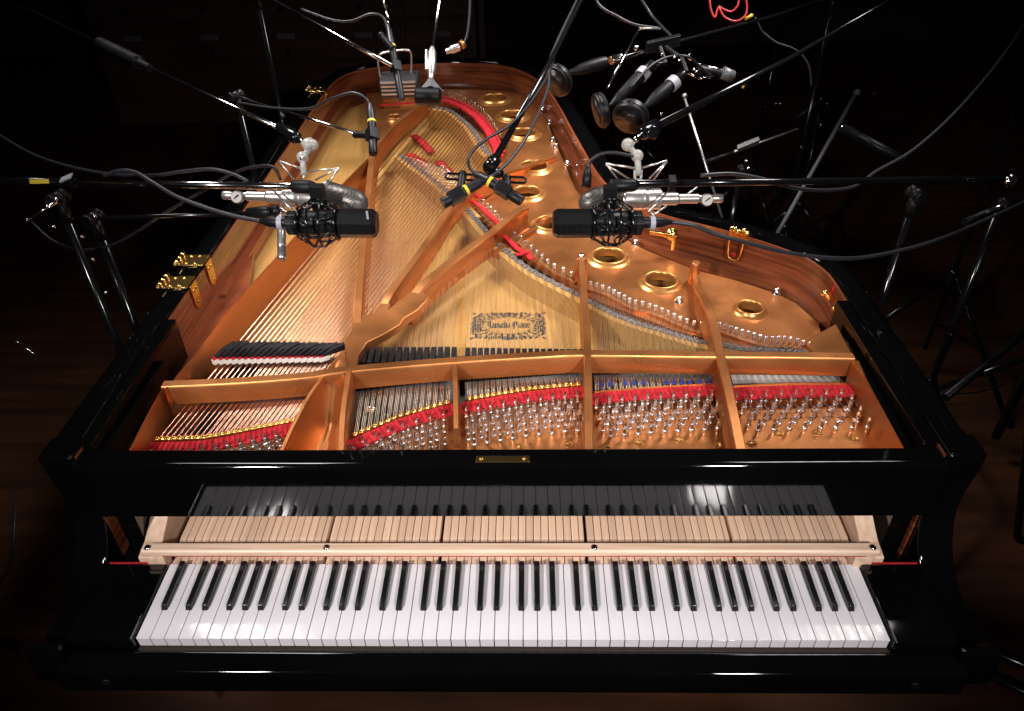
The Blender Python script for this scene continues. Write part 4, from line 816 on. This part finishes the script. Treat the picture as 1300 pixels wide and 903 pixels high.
pencil('long slim black microphone with a yellow ring pointing down at the piano tail', [(-0.3072,1.347,1.1708),(-0.3374,1.4632,1.279)], None, tail=[(-0.3516,1.5179,1.3199)][0], r=.0098, clip=[(-0.3335,1.4502,1.2781),(-0.3676,1.4821,1.3058)])
m = MB().tube([(-0.3752,1.5696,1.3911),(-0.3579,1.5504,1.3642)], .0045, 8); m.tube([(-0.3579,1.5504,1.3642),(-0.3494,1.5153,1.3164)], .0035, 8); tag(m.build('boom_rod', CHROME), 'short bright chrome rod dropping to the long slim microphone at the top', 'rod')
cable('grey cable curving over the long slim black microphone at the top left', [(-0.6227,1.6502,1.3415),(-0.5248,1.5804,1.3274),(-0.4616,1.5467,1.3297),(-0.4019,1.538,1.3492),(-0.3668,1.5333,1.3414),(-0.3539,1.5126,1.3129)], .0038, GREYC)
sI = S('thin chrome boom dropping from the top edge to the mic above the tail', (-.2,3.05,2.75), [(-.2,3.05,2.75)]+[(-0.2498,2.0164,1.3177),(-0.2544,1.6922,1.2154)], .0040, a0=1.3, mats=CHROME)
tR = T_('side_address_microphone', [(-0.2549,1.5661,1.112)][0], 'dark microphone with a barrel shaped head held in a silver clamp above the tail', 'microphone')
seg_lathe(MB(), [(-0.3022,1.5654,1.1128),(-0.2242,1.5652,1.1095)], [(0,.018),(.06,.026),(.94,.026),(1,.018)], 20).build('head', MESHB, tR, autos=40)
q = [(-0.2559,1.61,1.1546),(-0.2561,1.5875,1.1241)]; seg_lathe(MB(), q, [(0,.006),(.3,.012),(1,.034)], 4).build('yoke', GRAPH, tR, autos=20)
m = MB(); seg_lathe(m, [(-0.2544,1.695,1.2193),(-0.2559,1.6072,1.1508)], [(0,.006),(.15,.012),(.5,.014),(.75,.014),(.85,.010),(1,.008)], 16); seg_lathe(m, [(-0.2736,1.689,1.2119),(-0.27,1.6239,1.174)], [(0,.004),(1,.004)], 8); m.build('clamp', NICKEL, tR, autos=40)
BOXM = mat('aged_grey_metal', (.035,.035,.038), .4, metal=.5)
tB = T_('cradle_microphone', [(-0.3791,1.7773,1.083)][0], 'grey boxy metal microphone in a wire cradle at the tail of the piano', 'microphone')
c = [(-0.3791,1.7788,1.0851)][0]; m = MB(); m.obox(c, (1,.05,0), (0,1,.2), (0,-.2,1), .062, .04, .028); m.build('housing', BOXM, tB, bevel=.008)
m = MB()
for k in range(4): m.obox(V(c)+V((0,-.043,-.018+.012*k)), (1,.05,0), (0,1,0), (0,0,1), .055, .003, .003)
m.build('grille_slats', NICKEL, tB)
MB().tube(spline([(-0.4405,1.7825,1.0924),(-0.4444,1.7878,1.1504),(-0.4327,1.7837,1.178),(-0.39,1.7903,1.1853),(-0.3448,1.7925,1.1864),(-0.338,1.8015,1.1647),(-0.3431,1.7931,1.1029)],4), .0035, 7).build('bail', NICKEL, tB)
q = [(-0.1856,1.9072,1.1671),(-0.2353,1.8956,1.1534)]; tP = T_('cable_plug', q[0], 'small metal cable plug hanging by its cable right of the tail microphone', 'plug')
seg_lathe(MB(), q, [(0,.006),(.1,.013),(.6,.014),(.7,.010),(1,.009)], 12).build('shell', NICKEL, tP, autos=40)
MB().tube([(-0.1856,1.9088,1.1692),(-0.1751,1.9136,1.1754)], .015, 10).build('yellow_ring', RINGGOLD, tP)
cable('grey cable falling from the top edge to the small plug', [(-0.1531,2.0179,1.3159),(-0.1562,1.9682,1.2486),(-0.1645,1.9293,1.1962),(-0.1777,1.9104,1.1712)], .005, GREYC)
# --- right-hand cluster
def round_mic(label, face, nrm, R, th, body, tape=None, chrome=None):
    t = T_('round_head_microphone', face, label, 'microphone', 'black microphones with round flat heads')
    f = V(face); n = V(nrm).normalized()
    MB().lathe(f, n, [(0,R*.86),(.002,R*.96),(.006,R),(th,R),(th+.004,R*.92),(th+.006,R*.5)], 32).build('head', BLACKM, t, autos=40)
    MB().lathe(f-n*.0006, n, [(0,.0004),(0.0002,R*.84)], 32).build('face_grille', MESHD, t)
    m = MB(); torus(m, f+n*th*.5, n, R*1.01, .0016); m.build('rim_band', CHROME if False else GLOSSM, t)
    seg_lathe(MB(), body, [(-.22,.006),(0,.010),(.15,.0135),(.45,.0155),(.8,.0165),(1,.015)], 18).build('body', BLACKM, t, autos=40)
    b0, b1 = V(body[0]), V(body[1]); ax = (b1-b0).normalized()
    if tape: seg_lathe(MB(), (b1-ax*.004, b1+ax*.016), [(0,.0178),(1,.0178)], 18).build('grey_tape', TAPEG, t, autos=40)
    seg_lathe(MB(), (b1+ax*.014, b1+ax*.045), [(0,.011),(.1,.0125),(1,.0125)], 16).build('connector', CHROME, t, autos=40)
    return t
MESHD = grille_mat('dark_grille', (.022,.015,.014), (.007,.005,.005), 300, .3)
r3, u3 = V((1,0,0)), V((0,.3,.95))
round_mic('black round-head microphone leftmost of three, over the tail of the piano', [(0.1035,1.2283,1.2463)][0], (.65,.72,.25), .041, .022, [(0.1586,1.2674,1.2635),(0.2371,1.3024,1.2742)], None)
round_mic('black round-head microphone seen edge on, between two others of its kind', [(0.2065,1.1663,1.1919)][0], (.95,.25,.2), .043, .020, [(0.2558,1.1834,1.2131),(0.3221,1.2422,1.2566)], True)
round_mic('black round-head microphone nearest the camera, with pale tape on its body', [(0.2763,1.0753,1.2006)][0], (.40,.85,.35), .043, .026, [(0.3255,1.0995,1.2315),(0.3822,1.1476,1.2607)], True)
sJ = S('black boom with a blocky clamp holding the round-head microphones', [(1.0567,2.027,1.2803)][0], [(1.0567,2.027,1.2803),(0.7944,1.7681,1.2768),(0.4234,1.3972,1.2942),(0.281,1.3195,1.2787)], .0058, a0=.7)
m = MB(); a, b = [(0.3454,1.3572,1.2935),(0.4381,1.3919,1.3032)]; a, b = V(a), V(b); m.obox((a+b)/2, b-a, (0,1,0), (0,0,1), (b-a).length/2, .012, .014)
m.tube([(0.379,1.338,1.2998),(0.3893,1.2932,1.2724),(0.3674,1.2801,1.2724)], .006, 8); m.tube([(0.3953,1.3382,1.2995),(0.4256,1.2686,1.2882),(0.4331,1.2281,1.2667)], .006, 8); m.build('clamp', BLACKM, sJ, bevel=.003)
m = MB(); m.sphere([(0.3164,1.3253,1.302)][0], .0075); 
for q in [(0.3794,1.3062,1.2905),(0.4436,1.2748,1.2958),(0.4058,1.2706,1.2918),(0.4177,1.2661,1.2851),(0.4553,1.2537,1.2668),(0.4612,1.2503,1.2619),(0.3033,1.2109,1.2486),(0.366,1.1453,1.1909)]: MB().sphere(q, .0035).build('thumbscrew', CHROME, sJ)
m.build('thumbscrew', CHROME, sJ)
tK = T_('clamp_arm', [(0.5152,1.3061,1.2513)][0], 'black clamp arm with two bright chrome edges right of the round-head microphones', 'clamp')
wires([(0.4479,1.3025,1.2827),(0.4806,1.3129,1.2618),(0.4806,1.3129,1.2618),(0.5963,1.3502,1.2236)], .0035, 'top_rod', CHROME, tK)
wires([(0.4437,1.2796,1.2519),(0.4738,1.2705,1.2384),(0.4738,1.2705,1.2384),(0.5151,1.294,1.2349)], .003, 'lower_rod', CHROME, tK)
m = MB(); seg_lathe(m, [(0.4724,1.3055,1.2521),(0.5837,1.3438,1.2154)], [(0,.008),(.1,.013),(.9,.013),(1,.008)], 10); m.build('arm', BLACKM, tK)
seg_lathe(MB(), [(0.5448,1.3223,1.2384),(0.5742,1.3257,1.2249)], [(0,.012),(.05,.0165),(.95,.0165),(1,.012)], 10).build('knob', GRAPH, tK)
MB().tube([(0.6066,1.3293,1.1948),(0.6087,1.3355,1.2032),(0.615,1.3368,1.2047)], .004, 7).build('yellow_tape', YELLOW, tK)
m = MB().tube([(0.3257,1.3756,1.3361),(0.2313,1.1712,1.2481)], .0032, 8); tag(m.build('thin_rod', CHROME), 'thin bright rod slanting down to the edge-on round-head microphone', 'rod')
m = MB().tube([(0.3272,1.3875,1.3353),(0.3881,1.419,1.3251)], .0035, 8); tag(m.build('side_rod', NICKEL), 'short dull rod sticking out to the right of the thin bright rod top', 'rod')
m = MB().tube([(0.5347,1.7165,1.0486),(0.6577,1.4801,0.7232)], .0042, 8); m.sphere([(0.5348,1.7195,1.0526)][0], .009); tag(m.build('stand_rod', NICKEL), 'long thin pale rod standing behind the right silver microphone', 'rod')
cable('pale cable bowing from the top edge to the round-head microphones', [(0.2089,1.4746,1.4076),(0.2296,1.4526,1.3769),(0.2712,1.4384,1.356),(0.3191,1.4254,1.3365),(0.3839,1.4202,1.3269)], .0036, GREYC)
cable('black cable dropping from the top edge behind the round-head microphones', [(0.3404,1.5858,1.3846),(0.3795,1.5499,1.3344),(0.4054,1.4737,1.3143),(0.4297,1.401,1.2991)], .0042)
cable('black cable sagging between the clamp block and the chrome-edged clamp arm', [(0.2873,1.1721,1.2471),(0.3428,1.236,1.2811),(0.3939,1.2716,1.2936),(0.4376,1.2723,1.2928),(0.4738,1.2794,1.2672),(0.5126,1.2838,1.2379)], .0032)
tag(seg_lathe(MB(), [(0.1456,0.6315,1.2276),(0.1503,0.6547,1.2588)], [(0,.0095),(.6,.0085),(1,.004)], 12).build('cable_plug', BLACKM), 'black plug standing on the mesh head of the right silver microphone', 'plug')
cable('black cable curling from the ball joint over the right silver microphone mesh', [(0.24,0.6772,1.269),(0.2009,0.6811,1.2758),(0.1738,0.6789,1.2739),(0.1542,0.6696,1.2621),(0.1473,0.6493,1.2517),(0.1456,0.6368,1.2349)], .0034)
REDC = mat('red_cable_rubber', (.55,.02,.025), .4)
cl = [(0.5664,1.6915,1.3505),(0.573,1.6657,1.3152),(0.5844,1.6549,1.3001),(0.5937,1.6715,1.3222),(0.612,1.6554,1.2996),(0.6464,1.6491,1.2897),(0.6741,1.6618,1.3058),(0.6744,1.6864,1.3392),(0.6538,1.697,1.3544),(0.6513,1.6778,1.3285),(0.6305,1.6652,1.3122),(0.6006,1.6716,1.322),(0.5938,1.6742,1.3259)]
tag(MB().tube(spline(cl,6), .0028, 8).build('red_cable', REDC), 'thin red cable coiled at the top edge right of the centre', 'cable')
tag(MB().tube([(0.6717,1.6535,1.2948),(0.6832,1.6565,1.2983),(0.6925,1.6607,1.3036)], .005, 8).build('cable_tie', YELLOW), 'small yellow tie hanging beside the red cable coil', 'cable tie')
cable('black cable drooping from the yellow tie toward the right', [(0.7295,1.7643,1.2741),(0.7532,1.739,1.2389),(0.7939,1.7196,1.211),(0.8347,1.7117,1.1986),(0.8682,1.7008,1.1825),(0.8944,1.6769,1.1491),(0.9012,1.6413,1.1006)], .0036)
for (a_, b_, w_) in (): pass
# distant stands at the right
def plain_stand(label, top, boom=None, mt=None, r=.010, a0=0., knobs=(), sp=.36, g='plain stands in the dark behind the piano'):
    x, y, z = top; t = T_('tripod_stand', (x,y,0), label, 'microphone stand', g); tripod(t, x, y, z, r, sp, a0, mt)
    if boom: MB().tube(boom, r*.8, 10).build('boom', mt or BLACKM, t)
    m = MB(); m.sphere((x,y,z), .015); m.lathe((x,y,z), (0,-1,0), [(0,.012),(.02,.012),(.03,.007)], 12); m.build('clutch', BLACKM, t)
    for q in knobs: MB().sphere(q, .006).build('thumbscrew', CHROME, t)
    return t
plain_stand('dark stand whose boom carries the chrome bar right of the pale rod', [(0.7677,1.7765,0.7836)][0], [(0.6455,1.7875,0.8034),(0.7463,1.8084,0.8278)], a0=.4, knobs=[(0.7724,1.7432,0.8226),(0.7803,1.729,0.8031)])
q = [(0.7326,1.7616,0.8491),(0.8389,1.834,0.8588),(0.8002,1.8012,0.8495),(1.0027,1.9591,0.8533)]; m = MB(); m.tube([q[0], q[3]], .0045, 8); m.obox((V(q[0])+V(q[1]))/2+V((0,0,.008)), V(q[1])-V(q[0]), (0,1,.3), (0,-.3,1), .052, .010, .006); tag(m.build('chrome_bar', NICKEL), 'flat chrome bar on a dark stand behind the right silver microphone', 'bar')
m = MB(); m.tube([(1.2066,2.0326,0.9449),(0.8557,1.5491,0.6405)], .0075, 10); m.sphere([(1.2151,2.0394,0.9538)][0], .014); tag(m.build('slanting_tube', GRAPH), 'dull metal tube slanting up to the right behind the right rim', 'tube')
m = MB(); m.tube([(0.9966,1.5671,0.9962),(1.1382,1.4135,0.9509)], .014, 12); o = m.build('black_arm', BLACKM); tag(o, 'thick black arm with a chrome tip in the dark at upper right', 'stand arm')
MB().tube([(0.9936,1.5797,0.9966),(1.0086,1.563,0.9902)], .0145, 12).build('tip', CHROME, o)
plain_stand('tall dark stand standing near the top right of the piano', [(1.0728,2.5978,1.2108)][0], None, a0=.9, r=.012, knobs=[(0.9899,2.2131,0.8613),(1.0051,2.2134,0.861)])
plain_stand('dark stand with small bright knobs beside the tall one at upper right', [(1.1719,2.2231,0.8676)][0], [(1.0654,2.1819,0.8159),(1.2175,2.2418,0.8911)], a0=.2, knobs=[(1.1434,2.1759,0.889),(1.1671,2.1657,0.8742),(1.1428,2.1176,0.8099),(1.3085,2.2414,0.8869),(1.3691,2.2423,0.8858)])
plain_stand('dark stand at the far right edge holding the cable end', [(1.1983,1.0183,1.0026)][0], [(1.0492,0.8975,1.0132),(1.2854,1.0753,0.9921)], a0=2.6, r=.011, knobs=[(1.1667,0.9582,1.0065),(1.2007,0.9676,1.018)])
plain_stand('low dark stand in the shadow right of the rim', [(1.5724,1.1539,0.5817)][0], [(1.1387,0.8495,0.5234),(1.5032,1.1323,0.5553)], a0=.3, r=.014)
tag(MB().tube([(1.0963,0.9031,1.0358),(1.2121,0.9812,1.036)], .0042, 8).build('boom_rod', CHROME), 'short chrome rod at the far right edge over the cable', 'rod')
cable('dark grey cable sagging from the right black microphone to the right edge', [(0.2953,0.5401,1.1989),(0.3353,0.5373,1.1936),(0.3735,0.5384,1.1767),(0.4267,0.5396,1.1594),(0.524,0.5548,1.1254),(0.6292,0.5855,1.0955),(0.733,0.6428,1.068),(0.8869,0.7327,1.0489),(1.0469,0.8498,1.0329),(1.2384,0.9794,1.0324)], .0042, GREYC)
cable('grey cable swooping from the upper right edge down behind the level boom', [(1.5089,1.6786,1.2956),(1.3533,1.4905,1.2152),(1.1464,1.2528,1.154),(0.9825,1.0931,1.1125),(0.8571,0.9925,1.0991),(0.7807,0.9141,1.0969),(0.6853,0.8512,1.1165),(0.602,0.8166,1.1403),(0.5366,0.8068,1.1633),(0.4643,0.7937,1.1821),(0.3937,0.7717,1.1888)], .0046, GREYC)
cable('grey cable running in from the left edge over the yellow-taped boom', [(-1.2628,1.044,1.2192),(-1.0737,0.9082,1.1961),(-0.8667,0.7753,1.21),(-0.7144,0.698,1.2339),(-0.6409,0.6752,1.2507),(-0.5741,0.66,1.2611),(-0.5293,0.6458,1.2569),(-0.4971,0.6288,1.2495)], .0036, GREYC)
cable('dark cable crossing over the left chrome boom to the black microphone', [(-0.7859,0.659,1.2513),(-0.7445,0.6461,1.2658),(-0.7092,0.6353,1.2667),(-0.6635,0.6048,1.2572),(-0.6163,0.5813,1.2404),(-0.558,0.5608,1.2272),(-0.499,0.5431,1.2176),(-0.4493,0.5296,1.2142)], .0040, GREYC)
cable('thin cable looping below the left booms up to the left silver microphone', [(-1.0853,0.8194,1.0762),(-1.0232,0.7771,1.0501),(-0.9406,0.7402,1.0474),(-0.8356,0.7064,1.0816),(-0.7108,0.7001,1.1524),(-0.6134,0.7024,1.2022),(-0.545,0.7052,1.237),(-0.4908,0.6935,1.2526),(-0.4596,0.6826,1.2535),(-0.4441,0.6597,1.2387)], .0030)
# bits on the left stand
m = MB()
for q in [(-0.8856,0.6396,1.2121),(-0.9026,0.6311,1.2013),(-0.9411,0.6141,1.1797),(-0.8968,0.6165,1.1644),(-0.8531,0.6232,1.1381),(-0.8566,0.6931,1.1487),(-0.8604,0.6401,1.077),(-0.863,0.6424,0.9959)]: MB().sphere(q, .004).build('thumbscrew', CHROME, sA)
MB().tube([(-0.8841,0.6369,1.2083),(-0.9396,0.6141,1.1797)], .003, 6).build('lever', CHROME, sA)
for cpts, lb in (([(1.574,0.9318,-0.3933),(1.65,0.9217,-0.41),(1.7639,0.9025,-0.4406)], 'black cable lying on the floor at the lower right, upper one'), ([(1.9358,1.3672,-0.323),(1.7357,1.0888,-0.3555),(1.6291,0.8462,-0.4274),(1.5989,0.6791,-0.4841),(1.6289,0.5698,-0.5492)], 'thin black cable winding down the right edge of the floor')):
    cable(lb, cpts, .005)
cable('thin grey cable hanging at the lower left edge', [(-1.5344,0.876,0.1598),(-1.4714,0.7387,0.1396),(-1.4859,0.6702,0.0474),(-1.5369,0.6285,-0.0072)], .004, GREYC)
cable('pale thin cable at the far right in the shadow', [(1.272,1.0127,0.4023),(1.4003,1.095,0.3403),(1.5475,1.1897,0.2944)], .003, GREYC)
MB_ = MB().tube([(-1.2925,0.8331,0.766),(-1.1996,0.7968,0.7131)], .0018, 6); tag(MB_.build('thin_rod', CHROME), 'single thin bright rod in the dark at the left edge', 'rod')
for t in ALL_T: finish(t)

CAB = noise_mat(mat('cabinet_wood', (.05,.018,.01), .5), (.03,.011,.006), (.055,.022,.012), scale=(1,1,10), nscale=2)
cabt = root('card_cabinet', (-1.6,4.6,0), 'dark wooden card cabinet with small label plates, dim behind the left boom', 'cabinet')
MB().box(-2.9,-.25,4.62,5.1,0,2.3).build('cabinet_body', CAB, cabt)
LBL = mat('label_plate', (.10,.10,.12), .5)
for i in range(5):
    for j in range(7):
        x0 = -2.86+.52*i; z0 = .42+.265*j
        d_ = MB().box(x0, x0+.49, 4.595, 4.618, z0, z0+.245).build('drawer', CAB, cabt, bevel=.004)
        MB().box(x0+.18, x0+.30, 4.588, 4.594, z0+.14, z0+.175).build('label_plate', LBL, d_)
        MB().lathe((x0+.24,4.594,z0+.07), (0,-1,0), [(0,.012),(.02,.018),(.03,.01)], 10).build('handle', BLACKM, d_)
for ch in cabt.children: ch.matrix_parent_inverse = Matrix.Translation(-cabt.location)

m = MB()
for a_, b_ in (((1.02,.55,.03),(1.75,.10,.02)), ((1.00,.48,.03),(1.75,-.02,.02))):
    o = MB().tube([a_, b_], .013, 10).build('stand_leg_tube', GLOSSM)
    tag(o, 'black stand tube on the floor right of the keyboard, '+('farther' if a_[1] > .5 else 'nearer')+' of the two', 'stand leg')

# ================================================================== ROOM, LIGHT, CAMERA
FLOORM = noise_mat(mat('floor_wood', (.10,.05,.02), .7, spec=.25), (.026,.008,.0026), (.060,.020,.006), scale=(1,12,1), nscale=1.5, detail=7)
f = MB().box(-9,9,-5,9,-.05,0).build('floor', FLOORM); f['kind'] = 'structure'
WALLM = noise_mat(mat('dark_wall', (.02,.007,.004), .8), (.014,.005,.003), (.028,.010,.006), nscale=2)
w = MB().box(-9,9,6.5,6.6,0,4).build('back_wall', WALLM); w['kind'] = 'structure'
def area(name, loc, aim, size, power, col=(1,.95,.92), spread=1.6):
    l = bpy.data.lights.new(name, 'AREA'); l.shape = 'SQUARE'; l.size = size; l.energy = power; l.color = col; l.spread = spread
    o = bpy.data.objects.new(name, l); C.objects.link(o); o.location = loc
    o.rotation_euler = (V(aim)-V(loc)).to_track_quat('-Z', 'Y').to_euler(); return o
area('lamp_back_left', (-1.25,1.8,3.2), (-.1,1.3,.85), .85, 12, spread=.8)
area('lamp_back_right', (1.35,1.8,3.2), (.05,1.3,.85), .85, 12, spread=.8)
area('lamp_front_left', (-1.15,-1.3,2.35), (-.05,.6,.85), .16, 6.0, spread=.9)
area('lamp_front_right', (.9,-1.5,2.3), (.1,.6,.85), .16, 5.0, spread=.9)
for nm, ph in (('lamp_back_left', 0), ('lamp_back_right', 1.57)):   # louvred soft boxes
    l = bpy.data.lights[nm]; l.use_nodes = True; nt = l.node_tree; em = nt.nodes['Emission']
    ge = nt.nodes.new('ShaderNodeNewGeometry'); mp = nt.nodes.new('ShaderNodeMapping'); mp.inputs['Rotation'].default_value = (0,0,ph); nt.links.new(ge.outputs['Parametric'], mp.inputs[0])
    wv = nt.nodes.new('ShaderNodeTexWave'); wv.inputs['Scale'].default_value = 2.2; wv.inputs['Distortion'].default_value = 1.5; nt.links.new(mp.outputs[0], wv.inputs[0])
    mr = nt.nodes.new('ShaderNodeMapRange'); mr.inputs[3].default_value = .25; mr.inputs[4].default_value = 1.75; nt.links.new(wv.outputs['Fac'], mr.inputs[0]); nt.links.new(mr.outputs[0], em.inputs['Strength'])
wd = bpy.data.worlds.new('World'); bpy.context.scene.world = wd; wd.use_nodes = True
wd.node_tree.nodes['Background'].inputs[0].default_value = (.030,.022,.022,1); wd.node_tree.nodes['Background'].inputs[1].default_value = .25
cd = bpy.data.cameras.new('camera'); co = bpy.data.objects.new('camera', cd); C.objects.link(co)
cd.sensor_width = 36; cd.lens = FOC/1300*36; cd.clip_end = 100; cd.clip_start = .02
fw, ri, up = cam_axes(); M = Matrix((ri, up, -fw)).transposed().to_4x4(); M.translation = V(CAM); co.matrix_world = M
sc = bpy.context.scene; sc.camera = co
sc.view_settings.view_transform = 'Standard'; sc.view_settings.look = 'None'; sc.view_settings.exposure = 0; sc.view_settings.gamma = 1
sc.render.engine = 'CYCLES'; sc.cycles.use_denoising = True; sc.cycles.max_bounces = 8
